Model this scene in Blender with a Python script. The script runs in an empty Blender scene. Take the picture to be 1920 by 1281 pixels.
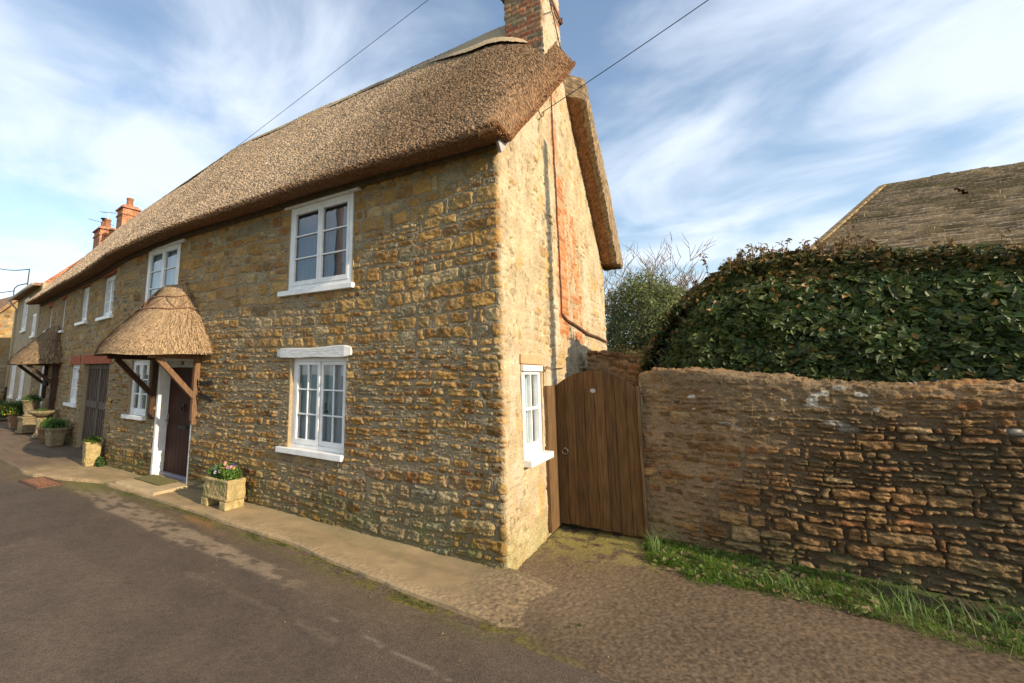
import bpy, math, random
import numpy as np
from mathutils import Matrix, Vector
rng = np.random.RandomState(7)
random.seed(11)
SC = bpy.context.scene
COL = SC.collection
R_ = math.radians

# ------------------------------------------------------------------ noise
def hsh(ix, iy, seed=0):
    h = (np.asarray(ix).astype(np.int64) * 374761393 + np.asarray(iy).astype(np.int64) * 668265263 + seed * 974634777) & 0xFFFFFFFF
    h = ((h ^ (h >> 13)) * 1274126177) & 0xFFFFFFFF
    h = ((h ^ (h >> 16)) * 2246822519) & 0xFFFFFFFF
    return ((h ^ (h >> 15)) & 0xFFFFFF) / float(0xFFFFFF)

def vn(x, y, seed=0):
    x = np.asarray(x, float); y = np.asarray(y, float)
    ix = np.floor(x); iy = np.floor(y)
    fx = x - ix; fy = y - iy
    fx = fx * fx * (3 - 2 * fx); fy = fy * fy * (3 - 2 * fy)
    a = hsh(ix, iy, seed); b = hsh(ix + 1, iy, seed)
    c = hsh(ix, iy + 1, seed); d = hsh(ix + 1, iy + 1, seed)
    return a + (b - a) * fx + (c - a) * fy + (a - b - c + d) * fx * fy

def fbm(x, y, seed=0, octv=4):
    s = 0; a = 1.0; t = 0
    for i in range(octv):
        s = s + a * vn(x * 2 ** i + i * 17.3, y * 2 ** i + i * 9.1, seed + i); t += a; a *= .5
    return s / t

def sst(a, b, x):
    t = np.clip((np.asarray(x, float) - a) / (b - a), 0, 1)
    return t * t * (3 - 2 * t)

def mixc(a, b, m):
    return a + (np.asarray(b, float) - a) * m[..., None]

# ------------------------------------------------------------------ materials
def nodes(name, rough=.85, spec=.3):
    m = bpy.data.materials.new(name); m.use_nodes = True
    nt = m.node_tree; b = nt.nodes['Principled BSDF']
    b.inputs['Roughness'].default_value = rough
    b.inputs['Specular IOR Level'].default_value = spec
    return m, nt, b

def N(nt, kind, **kw):
    n = nt.nodes.new(kind)
    for k, v in kw.items():
        if k in n.inputs: n.inputs[k].default_value = v
        else: setattr(n, k, v)
    return n

def noise_mul(nt, src, scale, lo, hi, vec, detail=4, stretch=None):
    """multiply colour src by a noise between lo and hi"""
    v = vec
    if stretch:
        mp = N(nt, 'ShaderNodeMapping'); mp.inputs['Scale'].default_value = stretch
        nt.links.new(vec, mp.inputs['Vector']); v = mp.outputs[0]
    nz = N(nt, 'ShaderNodeTexNoise', Scale=scale, Detail=detail)
    nt.links.new(v, nz.inputs['Vector'])
    mr = N(nt, 'ShaderNodeMapRange'); mr.inputs['From Min'].default_value = .3; mr.inputs['From Max'].default_value = .7
    mr.inputs['To Min'].default_value = lo; mr.inputs['To Max'].default_value = hi
    nt.links.new(nz.outputs['Fac'], mr.inputs['Value'])
    mx = N(nt, 'ShaderNodeVectorMath', operation='SCALE')
    nt.links.new(src, mx.inputs[0]); nt.links.new(mr.outputs[0], mx.inputs['Scale'])
    return mx.outputs[0], nz.outputs['Fac']

def add_bump(nt, b, height, strength, dist):
    bp = N(nt, 'ShaderNodeBump', Strength=strength, Distance=dist)
    nt.links.new(height, bp.inputs['Height']); nt.links.new(bp.outputs[0], b.inputs['Normal'])

def mat_col(name, scale=60, lo=.75, hi=1.2, bump=.4, dist=.004, rough=.92, spec=.2, stretch=None, attr='Col'):
    """colour comes from the mesh's own stone/brick colours, fine grain from noise"""
    m, nt, b = nodes(name, rough, spec)
    at = N(nt, 'ShaderNodeAttribute', attribute_name=attr)
    tc = N(nt, 'ShaderNodeTexCoord')
    c, f = noise_mul(nt, at.outputs['Color'], scale, lo, hi, tc.outputs['Object'], 5, stretch)
    nt.links.new(c, b.inputs['Base Color'])
    if bump: add_bump(nt, b, f, bump, dist)
    return m

def mat_plain(name, col, rough=.6, spec=.4, scale=20, lo=.88, hi=1.1, bump=0, dist=.003, metal=0, stretch=None):
    m, nt, b = nodes(name, rough, spec)
    b.inputs['Metallic'].default_value = metal
    rgb = N(nt, 'ShaderNodeRGB'); rgb.outputs[0].default_value = (*col, 1)
    tc = N(nt, 'ShaderNodeTexCoord')
    c, f = noise_mul(nt, rgb.outputs[0], scale, lo, hi, tc.outputs['Object'], 4, stretch)
    nt.links.new(c, b.inputs['Base Color'])
    if bump: add_bump(nt, b, f, bump, dist)
    return m

def mat_leaf(name, rough=.45, spec=.4, attr='Col', trans=.25):
    m, nt, b = nodes(name, rough, spec)
    at = N(nt, 'ShaderNodeAttribute', attribute_name=attr)
    nt.links.new(at.outputs['Color'], b.inputs['Base Color'])
    tr = N(nt, 'ShaderNodeBsdfTranslucent'); nt.links.new(at.outputs['Color'], tr.inputs['Color'])
    mx = N(nt, 'ShaderNodeMixShader'); mx.inputs[0].default_value = trans
    nt.links.new(b.outputs[0], mx.inputs[1]); nt.links.new(tr.outputs[0], mx.inputs[2])
    nt.links.new(mx.outputs[0], nt.nodes['Material Output'].inputs['Surface'])
    return m

def mat_glass(name):
    m = bpy.data.materials.new(name); m.use_nodes = True; nt = m.node_tree
    nt.nodes.remove(nt.nodes['Principled BSDF'])
    tr = N(nt, 'ShaderNodeBsdfTransparent'); tr.inputs[0].default_value = (.80, .86, .88, 1)
    gl = N(nt, 'ShaderNodeBsdfGlossy', Roughness=.015)
    gl.inputs[0].default_value = (1, 1, 1, 1)
    tc = N(nt, 'ShaderNodeTexCoord'); nz = N(nt, 'ShaderNodeTexNoise', Scale=4.0, Detail=1.0)
    nt.links.new(tc.outputs['Object'], nz.inputs['Vector'])
    bp = N(nt, 'ShaderNodeBump', Strength=.06, Distance=.01); nt.links.new(nz.outputs['Fac'], bp.inputs['Height'])
    nt.links.new(bp.outputs[0], gl.inputs['Normal'])
    fr = N(nt, 'ShaderNodeFresnel', IOR=1.55)
    ml = N(nt, 'ShaderNodeMath', operation='MULTIPLY_ADD'); ml.inputs[1].default_value = 1.7; ml.inputs[2].default_value = .03
    ml.use_clamp = True
    nt.links.new(fr.outputs[0], ml.inputs[0])
    mx = N(nt, 'ShaderNodeMixShader')
    nt.links.new(ml.outputs[0], mx.inputs[0]); nt.links.new(tr.outputs[0], mx.inputs[1]); nt.links.new(gl.outputs[0], mx.inputs[2])
    nt.links.new(mx.outputs[0], nt.nodes['Material Output'].inputs['Surface'])
    return m

M = {}
M['stone'] = mat_col('rubble_stone', 75, .60, 1.34, .9, .010)
M['thatch'] = mat_col('thatch', 110, .5, 1.4, .8, .008, .95, .1)
M['straw'] = mat_col('straw', 40, .6, 1.3, .5, .004, .85, .15)
M['brick'] = mat_col('brick', 45, .7, 1.2, .5, .004)
M['white'] = mat_plain('white_gloss_paint', (.80, .795, .775), .4, .45, 7, .84, 1.05)
M['limewhite'] = mat_plain('white_limewashed_wood', (.72, .71, .69), .6, .3, 14, .8, 1.08, .6, .01, stretch=(1, 4, 4))
M['curtain'] = mat_plain('net_curtain', (.66, .72, .76), .9, .1, 7, .85, 1.15, stretch=(6, 6, .3))
M['glass'] = mat_glass('window_glass')
M['dark'] = mat_plain('dark_interior', (.03, .028, .025), .9, .1)
M['door'] = mat_plain('dark_brown_door_paint', (.045, .014, .008), .6, .2, 12, .7, 1.25, .3, .003, stretch=(5, 5, .5))
M['iron'] = mat_plain('black_iron', (.012, .012, .012), .5, .4)
M['steel'] = mat_plain('tarnished_metal', (.35, .33, .3), .35, .5, metal=1)
M['oak'] = mat_plain('bracket_oak', (.18, .10, .052), .7, .3, 10, .6, 1.3, .5, .004, stretch=(6, 6, .8))
M['darkoak'] = mat_plain('stained_bracket_wood', (.06, .03, .016), .7, .3, 10, .6, 1.3, .5, .004, stretch=(6, 6, .8))
M['gate'] = mat_plain('stained_gate_wood', (.125, .064, .022), .7, .2, 5, .6, 1.3, .5, .004, stretch=(9, 9, .7))
M['gatepost'] = mat_plain('weathered_post_wood', (.15, .085, .035), .7, .3, 6, .55, 1.35, .5, .004, stretch=(9, 9, .7))
M['greydoor'] = mat_plain('weathered_grey_door', (.12, .09, .07), .8, .2, 6, .5, 1.5, .5, .004, stretch=(9, 9, .5))
M['fascia'] = mat_plain('grey_soffit_board', (.42, .40, .38), .6, .3, 12, .8, 1.1)
M['soffit'] = mat_plain('dark_eave_board', (.11, .08, .055), .8, .2, 12, .7, 1.2)
M['trough'] = mat_plain('pale_trough_stone', (.40, .31, .145), .95, .1, 18, .65, 1.2, .8, .012)
M['terracotta'] = mat_plain('terracotta', (.33, .15, .08), .85, .2, 15, .7, 1.2, .4, .005)
M['redbrick'] = mat_plain('red_brick_lintel', (.36, .10, .05), .85, .2, 25, .7, 1.25, .4, .005)
M['lintelbrick'] = mat_plain('sandy_tile_lintel', (.55, .33, .18), .85, .2, 25, .8, 1.15, .4, .005)
M['oldclay'] = mat_plain('old_clay', (.20, .12, .07), .9, .1, 12, .6, 1.3, .5, .006)
M['potstone'] = mat_plain('weathered_pot_stone', (.24, .19, .11), .95, .1, 14, .6, 1.25, .6, .008)
M['sill'] = mat_plain('door_threshold', (.22, .20, .24), .5, .4, 15, .8, 1.1)
M['cable'] = mat_plain('black_cable', (.04, .04, .045), .6, .3)
M['pole'] = mat_plain('utility_pole_wood', (.26, .17, .10), .9, .1, 6, .6, 1.25, .4, .006, stretch=(8, 8, .4))
M['pipe'] = mat_plain('cream_downpipe', (.55, .48, .33), .5, .4)
M['soil'] = mat_plain('dark_soil', (.035, .025, .015), .95, .1, 30, .6, 1.4, .8, .02)
M['rust'] = mat_plain('rusty_iron_strap', (.13, .065, .04), .8, .3, 30, .6, 1.3, .3, .003)
M['leaf'] = mat_leaf('hedge_leaf', .52, .35, trans=.14)
M['leafsoft'] = mat_leaf('shrub_leaf', .6, .3, trans=.25)
M['grass'] = mat_leaf('grass_blade', .55, .3, trans=.35)
M['petal'] = mat_leaf('petal', .7, .2, trans=.3)
M['bark'] = mat_plain('bark', (.20, .15, .10), .95, .1, 20, .6, 1.3, .5, .01)
M['mat'] = mat_plain('coir_rubber_mat', (.10, .095, .045), .95, .1, 90, .5, 1.6, .8, .01)
M['slate'] = mat_col('stone_slate', 35, .65, 1.25, .6, .008)
M['render'] = mat_plain('buff_render', (.40, .31, .20), .95, .1, 3, .8, 1.12, .4, .01)
M['tile'] = mat_plain('clay_tiles', (.27, .16, .09), .9, .2, 8, .6, 1.25, .5, .02)

# ------------------------------------------------------------------ object helpers
def tag(o, label=None, cat=None, group=None, kind=None):
    if label: o['label'] = label
    if cat: o['category'] = cat
    if group: o['group'] = group
    if kind: o['kind'] = kind
    return o

def thing(name, label, cat, loc=(0, 0, 0), group=None):
    o = bpy.data.objects.new(name, None); COL.objects.link(o)
    o.location = loc; o.empty_display_size = .2
    return tag(o, label, cat, group)

BASE = {}      # object -> world matrix used for children
def wmat(o):
    return BASE.get(o.name, Matrix.Translation(o.location) if o.parent is None else Matrix())

def place(o, parent, mw):
    """world matrix mw for o, as a child of parent"""
    if parent is not None:
        o.parent = parent
        loc = wmat(parent).inverted() @ mw
    else: loc = mw
    o.matrix_basis = loc
    BASE[o.name] = mw.copy()

def mesh_obj(name, verts, faces, mat, parent=None, mw=None, smooth=False, bevel=0):
    me = bpy.data.meshes.new(name); me.from_pydata([tuple(v) for v in verts], [], faces); me.update()
    if smooth:
        me.polygons.foreach_set('use_smooth', [True] * len(me.polygons))
    o = bpy.data.objects.new(name, me); COL.objects.link(o)
    if mat: me.materials.append(mat)
    place(o, parent, mw if mw is not None else Matrix())
    if bevel:
        b = o.modifiers.new('bevel', 'BEVEL'); b.width = bevel; b.segments = 2; b.limit_method = 'ANGLE'
        b.harden_normals = False
    return o

def fast_mesh(name, V, F, mat, parent=None, col=None, smooth=True, mw=None):
    """V (n,3), F (m,k) numpy, col (n,3) per-vertex colour"""
    V = np.ascontiguousarray(V, np.float32); F = np.ascontiguousarray(F, np.int32)
    me = bpy.data.meshes.new(name); k = F.shape[1]
    me.vertices.add(len(V)); me.vertices.foreach_set('co', V.ravel())
    me.loops.add(F.size); me.loops.foreach_set('vertex_index', F.ravel())
    me.polygons.add(len(F))
    me.polygons.foreach_set('loop_start', np.arange(0, F.size, k, dtype=np.int32))
    me.polygons.foreach_set('loop_total', np.full(len(F), k, np.int32))
    me.polygons.foreach_set('use_smooth', np.full(len(F), smooth))
    me.update(calc_edges=True)
    if col is not None:
        a = me.color_attributes.new('Col', 'FLOAT_COLOR', 'POINT')
        c4 = np.ones((len(V), 4), np.float32); c4[:, :3] = np.clip(col, 0.002, 1)
        a.data.foreach_set('color', c4.ravel())
    o = bpy.data.objects.new(name, me); COL.objects.link(o)
    me.materials.append(mat)
    place(o, parent, mw if mw is not None else Matrix())
    return o

def grid_faces(n, m, mask=None):
    i, j = np.meshgrid(np.arange(n - 1), np.arange(m - 1), indexing='ij')
    a = (i * m + j).ravel(); F = np.stack([a, a + m, a + m + 1, a + 1], 1)
    if mask is not None: F = F[mask.ravel()]
    return F

def grid_obj(name, P, mat, parent=None, col=None, mask=None, smooth=True, flip=False):
    n, m = P.shape[:2]; F = grid_faces(n, m, mask)
    if flip: F = F[:, ::-1]
    V = P.reshape(-1, 3); C = None if col is None else col.reshape(-1, 3)
    if mask is not None:
        used = np.unique(F); re = np.full(n * m, -1, np.int64); re[used] = np.arange(len(used))
        V = V[used]; F = re[F]; C = None if C is None else C[used]
    return fast_mesh(name, V, F, mat, parent, C, smooth)

class MB:
    def __init__(s): s.v = []; s.f = []
    def box(s, x0, x1, y0, y1, z0, z1, mt=None):
        b = len(s.v)
        for x, y, z in ((x0, y0, z0), (x1, y0, z0), (x1, y1, z0), (x0, y1, z0), (x0, y0, z1), (x1, y0, z1), (x1, y1, z1), (x0, y1, z1)):
            p = Vector((x, y, z)); s.v.append(tuple(mt @ p if mt else p))
        for f in ((0, 3, 2, 1), (4, 5, 6, 7), (0, 1, 5, 4), (1, 2, 6, 5), (2, 3, 7, 6), (3, 0, 4, 7)):
            s.f.append(tuple(b + i for i in f))
        return s
    def bar(s, a, c, w, h):
        """rectangular bar from a to c"""
        a = Vector(a); c = Vector(c); d = (c - a); L = d.length; d.normalize()
        up = Vector((0, 0, 1)) if abs(d.z) < .95 else Vector((0, 1, 0))
        x = d.cross(up).normalized(); y = x.cross(d)
        m = Matrix((x, d, y)).transposed().to_4x4(); m.translation = a
        return s.box(-w / 2, w / 2, 0, L, -h / 2, h / 2, m)
    def tube(s, pts, r, n=8, cap=True):
        pts = [Vector(p) for p in pts]
        rr = r if isinstance(r, (list, tuple)) else [r] * len(pts)
        prev = None; b0 = len(s.v)
        for i, p in enumerate(pts):
            d = (pts[min(i + 1, len(pts) - 1)] - pts[max(i - 1, 0)]).normalized()
            if prev is None:
                up = Vector((0, 0, 1)) if abs(d.z) < .9 else Vector((1, 0, 0)); x = d.cross(up).normalized()
            else: x = (prev - d * prev.dot(d)).normalized()
            prev = x; y = d.cross(x)
            for k in range(n):
                a = 2 * math.pi * k / n
                s.v.append(tuple(p + (x * math.cos(a) + y * math.sin(a)) * rr[i]))
        for i in range(len(pts) - 1):
            for k in range(n):
                s.f.append((b0 + i * n + k, b0 + i * n + (k + 1) % n, b0 + (i + 1) * n + (k + 1) % n, b0 + (i + 1) * n + k))
        if cap:
            s.f.append(tuple(b0 + k for k in range(n))[::-1]); s.f.append(tuple(b0 + (len(pts) - 1) * n + k for k in range(n)))
        return s
    def lathe(s, prof, c=(0, 0, 0), n=24, sq=0):
        """prof [(r,z)]; sq>0 makes it squarer"""
        b0 = len(s.v)
        for r, z in prof:
            for k in range(n):
                a = 2 * math.pi * k / n; q = 1.0
                if sq: q = 1 / (abs(math.cos(a)) ** sq + abs(math.sin(a)) ** sq) ** (1 / sq)
                s.v.append((c[0] + r * q * math.cos(a), c[1] + r * q * math.sin(a), c[2] + z))
        for i in range(len(prof) - 1):
            for k in range(n):
                s.f.append((b0 + i * n + k, b0 + i * n + (k + 1) % n, b0 + (i + 1) * n + (k + 1) % n, b0 + (i + 1) * n + k))
        s.f.append(tuple(b0 + k for k in range(n))[::-1]); s.f.append(tuple(b0 + (len(prof) - 1) * n + k for k in range(n)))
        return s
    def build(s, name, mat, parent=None, mw=None, smooth=False, bevel=0):
        return mesh_obj(name, s.v, s.f, mat, parent, mw, smooth, bevel)

def text_obj(name, body, size, depth, mat, parent, mw, shear=0, offset=0):
    cu = bpy.data.curves.new(name, 'FONT'); cu.body = body; cu.size = size; cu.extrude = depth; cu.shear = shear; cu.offset = offset
    tmp = bpy.data.objects.new(name + '_src', cu); COL.objects.link(tmp)
    dg = bpy.context.evaluated_depsgraph_get(); me = bpy.data.meshes.new_from_object(tmp.evaluated_get(dg))
    bpy.data.objects.remove(tmp); me.materials.clear(); me.materials.append(mat)
    o = bpy.data.objects.new(name, me); COL.objects.link(o); place(o, parent, mw); return o

# ------------------------------------------------------------------ masonry generators
def stones(u, v, seed, hbase, vmax, asp=(1.3, 3.0), joint=.008, wob=.05, split=.35, vmin=-.3, irr=1.0):
    """irregular coursed rubble: returns height 0..1, inside mask, random ids, ..."""
    r = np.random.RandomState(seed)
    vw = v + wob * (fbm(u * .7, v * .7, seed + 1, 2) - .5) * 2 + .02 * (vn(u * 4, v * 3, seed + 2) - .5)
    uw = u + .03 * (vn(u * 5, v * 7, seed + 3) - .5)
    vb = [vmin]; hs = []
    while vb[-1] < vmax + .3:
        h = hbase(vb[-1]) * r.uniform(.65, 1.4); vb.append(vb[-1] + h); hs.append(h)
    vb = np.array(vb); hs = np.array(hs + [.1])
    k = np.clip(np.searchsorted(vb, vw, side='right') - 1, 0, len(vb) - 2)
    lo = vb[k]; hi = vb[k + 1]; H = hi - lo; f = (vw - lo) / H
    # blocks in which a course is laid double
    bw = H * 3.2 + .12; t = (uw + hsh(k, 3, seed) * 5) / bw; bi = np.floor(t)
    j0 = bi + .25 * (hsh(bi, k, seed + 5) - .5); j1 = bi + 1 + .25 * (hsh(bi + 1, k, seed + 5) - .5)
    lt = t < j0; gt = t > j1; bi = np.where(lt, bi - 1, np.where(gt, bi + 1, bi))
    bl = (bi + .25 * (hsh(bi, k, seed + 5) - .5)) * bw; br = (bi + 1 + .25 * (hsh(bi + 1, k, seed + 5) - .5)) * bw
    uu = uw + hsh(k, 3, seed) * 5
    sp = (hsh(bi, k, seed + 7) < split) & (H > .07)
    cut = .35 + .3 * hsh(bi, k, seed + 8)
    sub = np.where(sp, (f > cut).astype(int), 0)
    lo2 = np.where(sp & (sub == 1), lo + cut * H, lo); hi2 = np.where(sp & (sub == 0), lo + cut * H, hi)
    h2 = hi2 - lo2; kk = k * 2 + sub
    w = np.clip(h2 * (asp[0] + (asp[1] - asp[0]) * hsh(kk, bi, seed + 9)), .07, .5)
    t = (uu - bl) / w; ci = np.floor(t)
    def jit(c): return c + .5 * (hsh(c + bi * 13, kk, seed + 11) - .5)
    c0 = jit(ci); c1 = jit(ci + 1)
    ci = np.where(t < c0, ci - 1, np.where(t > c1, ci + 1, ci))
    left = np.maximum(bl + jit(ci) * w, bl); right = np.minimum(bl + jit(ci + 1) * w, br)
    # slivers at block ends merge
    a = np.maximum((right - left) / 2, .004); b = h2 / 2
    p = uu - (left + right) / 2; q = vw - (lo2 + hi2) / 2
    idn = kk * 7919 + (bi * 31 + ci)
    r1 = hsh(idn, 1, seed); r2 = hsh(idn, 2, seed); r3 = hsh(idn, 3, seed); r4 = hsh(idn, 4, seed)
    an = (r4 - .5) * .16
    p2 = p + q * an; q2 = q - p * an * .6
    js = joint * (.7 + 1.0 * r3) * (.6 + .8 * hsh(idn, 6, seed))
    A = np.maximum(a - js, .002); B = np.maximum(b - js, .002)
    rad = np.minimum(A, B) * (.22 + .45 * r2)
    dx = np.abs(p2) - A + rad; dy = np.abs(q2) - B + rad
    d = np.hypot(np.maximum(dx, 0), np.maximum(dy, 0)) + np.minimum(np.maximum(dx, dy), 0) - rad
    d = d + irr * (.010 * (vn(u * 38, v * 38, seed + 21) - .5) + .022 * (vn(u * 13, v * 17, seed + 22) - .5))
    return dict(d=d, r1=r1, r2=r2, r3=r3, r4=r4, p=p / (a + .01), q=q / (b + .01), size=np.minimum(a, b), id=idn)

def bricks(u, v, seed, L=.23, Hh=.075, j=.006):
    k = np.floor(v / Hh); uu = u + (k % 2) * L / 2; i = np.floor(uu / L)
    p = np.abs(uu - (i + .5) * L); q = np.abs(v - (k + .5) * Hh)
    d = np.maximum(p - L / 2 + j, q - Hh / 2 + j) + .004 * (vn(u * 60, v * 60, seed) - .5)
    return d, hsh(i, k, seed), hsh(i, k, seed + 1)

def palette(r, cols, weights):
    cols = np.array(cols); c = np.cumsum(weights); c = c / c[-1]
    return cols[np.clip(np.searchsorted(c, r), 0, len(cols) - 1)]
# ------------------------------------------------------------------ masonry look-ups
GOLD = [(.35, .20, .062), (.38, .24, .09), (.28, .155, .05), (.28, .13, .045), (.25, .205, .12), (.41, .30, .15), (.20, .12, .05)]
def rubble(u, v, seed, style):
    """height in metres and colour for honey-coloured rubble walling"""
    if style == 'front':
        hb = lambda z: .150 if z > 2.35 else (.105 if z > 1.75 else (.090 if z > .75 else .118))
        lo_ = sst(2.5, 1.8, v); s = stones(u, v, seed, hb, 4.7, (1.05 + .35 * lo_, 2.4 + 1.2 * lo_), .0095, .08, .30, irr=1.0)
        smear = .45 * sst(.62, .72, fbm(u * 3.3, v * 4.5, seed + 29, 3)); ins = sst(.003, -.006, s['d'] + .012 * smear); dome = sst(.0, -.03, s['d'])
        low = sst(2.5, 1.6, v)
        prot = (.003 + .011 * s['r3'] ** 1.3) * (.8 + .9 * low)
        tilt = (s['r1'] - .5) * .012 * s['p'] + (s['r2'] - .5) * .016 * s['q']
        lay = (vn(u * 7, v * 55 + s['r1'] * 40, seed + 31) - .5) * .020 * low
        rough = (fbm(u * 24, v * 34, seed + 32, 4) - .5) * (.022 + .018 * low) + (hsh(np.round(u * 100), np.round(v * 95), seed) - .5) * .003
        lumps = (fbm(u * 9 + s['r1'] * 9, v * 12, seed + 36, 3) - .5) * .020
        h = ins * (prot * (.75 + .25 * dome) + tilt + lay + rough + lumps) + .008 * (fbm(u * 20, v * 20, seed + 33, 4) - .5)
        h = h - .011 * np.exp(-((s['d'] - .001) / .0055) ** 2) * (1 - smear)
        c = palette(s['r2'] * .999, GOLD, [4.6, 4, 2.2, .8, 1.2, 1.5, .8])
        c = c * (.82 + .40 * s['r4'])[..., None]
        mot = fbm(u * 14, v * 14, seed + 34, 3)
        c = c * (.74 + .52 * mot)[..., None]
        c = mixc(c, (.31, .15, .05), .55 * sst(.52, .75, fbm(u * 8 + 3, v * 22, seed + 35, 3)))
        c = mixc(c, (.38, .33, .24), .35 * sst(.6, .8, fbm(u * 20 + 9, v * 20, seed + 37, 3)))
        c = mixc(c, c * np.array([.72, .70, .66]), .8 * low * (s['r1'] > .35))
        mort = np.array([.285, .225, .14]) * (.8 + .4 * fbm(u * 9, v * 9, seed + 38, 3))[..., None]
        c = mort + (c - mort) * ins[..., None]
        # lichen and damp near the foot
        damp = sst(.75, .1, v + .5 * (fbm(u * 1.6, v * 1.6, seed + 39, 3) - .5))
        c = mixc(c, c * np.array([.55, .60, .50]), damp * .85)
        c = mixc(c, (.14, .15, .05), .45 * damp * sst(.5, .7, fbm(u * 6, v * 6, seed + 40, 3)))
        grey = sst(.58, .72, fbm(u * 1.3 + 5, v * 1.8, seed + 41, 3)) * ins
        c = mixc(c, (.25, .24, .18), .32 * grey)
        return h, c
    if style == 'gable':
        s = stones(u, v, seed, lambda z: .12, 7.3, (1.2, 2.6), .016, .06, .3)
        ins = sst(.006, -.012, s['d'])
        show = sst(.45, .62, fbm(u * 2.2, v * 1.5, seed + 51, 3)) * (s['r1'] > .3)
        ins = ins * (.25 + .75 * show)
        pits = sst(.70, .78, vn(u * 22 + v * 7, v * 15 - u * 6, seed + 52)) * sst(.4, .6, vn(u * 5, v * 5, seed + 53))
        h = ins * (.006 + .014 * s['r3']) + (fbm(u * 6, v * 6, seed + 54, 4) - .5) * .020 + (fbm(u * 26, v * 26, seed + 55, 3) - .5) * .014 - .016 * pits
        c = np.array([.47, .375, .235]) * (.62 + .76 * fbm(u * 5, v * 5, seed + 56, 5))[..., None]
        st = palette(s['r2'] * .999, [(.42, .27, .105), (.38, .28, .15), (.46, .34, .18), (.35, .21, .085)], [2, 2, 2, 1])
        c = mixc(c, st * (.75 + .5 * fbm(u * 16, v * 16, seed + 64, 3))[..., None], ins * .85); c = mixc(c, c * .55, pits * .8)
        c = mixc(c, (.47, .29, .085), .6 * sst(.62, .74, fbm(u * 3.5 + 4, v * 2.2, seed + 57, 3)))
        c = mixc(c, (.54, .47, .35), .5 * sst(.58, .72, fbm(u * 3 + 14, v * 1.6, seed + 58, 3)))
        c = mixc(c, (.50, .31, .19), .45 * sst(.6, .75, fbm(u * 4 + 24, v * 3, seed + 59, 3)) * sst(3.0, .5, v))
        c = mixc(c, (.30, .27, .10), .55 * sst(.55, .05, v + .3 * (fbm(u * 4, v * 4, seed + 60, 2) - .5)))
        # brick chimney breast showing through
        bd, b1, b2 = bricks(u, v, seed)
        e = .14 * (fbm(u * 5, v * 4, seed + 61, 3) - .5) * 2
        m1 = sst(-.03, .03, np.minimum(.25 - np.abs(u + .5 * e - 2.46), np.minimum(v - 2.45 + e, 4.9 + e - v)))
        m2 = sst(-.05, .08, np.minimum(.34 - np.abs(u + e - 3.22 + .13 * (v - 3.2)), np.minimum(v - 2.3 + e, 4.5 + e - v))) * sst(.36, .5, fbm(u * 8, v * 8, seed + 62, 3))
        m3 = sst(-.04, .06, np.minimum(.16 - np.abs(u + e * .6 - 2.3), v - 4.6)) * sst(.35, .5, fbm(u * 6, v * 3, seed + 63, 3)) * .8
        m4 = sst(-.05, .03, np.minimum(.14 - np.abs(u + e * .5 - 2.0), np.minimum(v - 2.2, 4.2 - v))) * 0
        m = np.clip(np.maximum(np.maximum(m1, m2), m3) + m4, 0, 1)
        bi = sst(.003, -.003, bd)
        bc = np.array([.46, .165, .055]) * (.72 + .5 * b1)[..., None]
        bc = mixc(bc, (.55, .30, .16), (b2 > .7) * .7)
        bc = mixc(np.broadcast_to(np.array([.42, .29, .17]), bc.shape), bc, bi)
        c = mixc(c, bc, m * .97); h = h * (1 - .6 * m) + m * bi * .006
        return h, c
    if style == 'garden':
        hb = lambda z: .082 if z > .45 else .105
        s = stones(u, v, seed, hb, 3.0, (1.4, 4.0), .009, .10, .5, irr=1.15)
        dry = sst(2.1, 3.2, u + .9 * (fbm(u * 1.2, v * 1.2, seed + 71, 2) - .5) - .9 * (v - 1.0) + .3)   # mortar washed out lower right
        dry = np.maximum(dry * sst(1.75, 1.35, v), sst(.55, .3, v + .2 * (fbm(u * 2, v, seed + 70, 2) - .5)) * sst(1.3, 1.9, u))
        smear = sst(.50, .62, fbm(u * 2.6, v * 3.4, seed + 69, 4)) * (1 - dry) * sst(3.0, 1.8, u); ins = sst(.004, -.007, s['d'] + .014 * smear); dome = sst(0, -.05, s['d'])
        h = ins * ((.005 + .020 * s['r3']) * (.6 + .4 * dome)
                   + (fbm(u * 9 + s['r1'] * 7, v * 12, seed + 72, 3) - .5) * .034
                   + (vn(u * 6, v * 60 + s['r1'] * 30, seed + 73) - .5) * .022 * (.4 + .6 * dry)
                   + (fbm(u * 20, v * 34, seed + 74, 4) - .5) * .042)
        h = h + (fbm(u * 16, v * 22, seed + 75, 4) - .5) * .026 + (fbm(u * 2.5, v * 2.5, seed + 76, 2) - .5) * .05
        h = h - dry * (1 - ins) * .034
        c = palette(s['r2'] * .999, [(.25, .14, .055), (.21, .11, .042), (.28, .165, .065), (.17, .105, .048), (.23, .105, .04), (.29, .19, .09)], [3, 3, 2, 1.6, .9, .7])
        c = .92 * c * (.65 + .6 * s['r4'])[..., None] * (.45 + 1.1 * fbm(u * 12, v * 16, seed + 77, 4))[..., None]
        mort = np.array([.235, .155, .085]) * (.75 + .5 * fbm(u * 8, v * 8, seed + 78, 3))[..., None]
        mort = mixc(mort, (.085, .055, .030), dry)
        c = mort + (c - mort) * ins[..., None]
        top = sst(1.55, 1.85, v + .1 * (fbm(u * 2, v, seed + 79, 2) - .5)) * sst(3.6, 2.2, u)
        c = mixc(c, (.30, .205, .11), .25 * top)
        lich = sst(.80, .84, vn(u * 9 + 3, v * 15, seed + 80)) * sst(.62, .70, vn(u * 5, v * 7 + 7, seed + 81)) * sst(1.2, 1.7, v)
        c = mixc(c, (.62, .60, .54), .85 * lich)
        c = mixc(c, (.10, .085, .05), .4 * sst(.5, .7, fbm(u * 1.4 + 8, v * 1.8, seed + 82, 3)))
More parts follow.
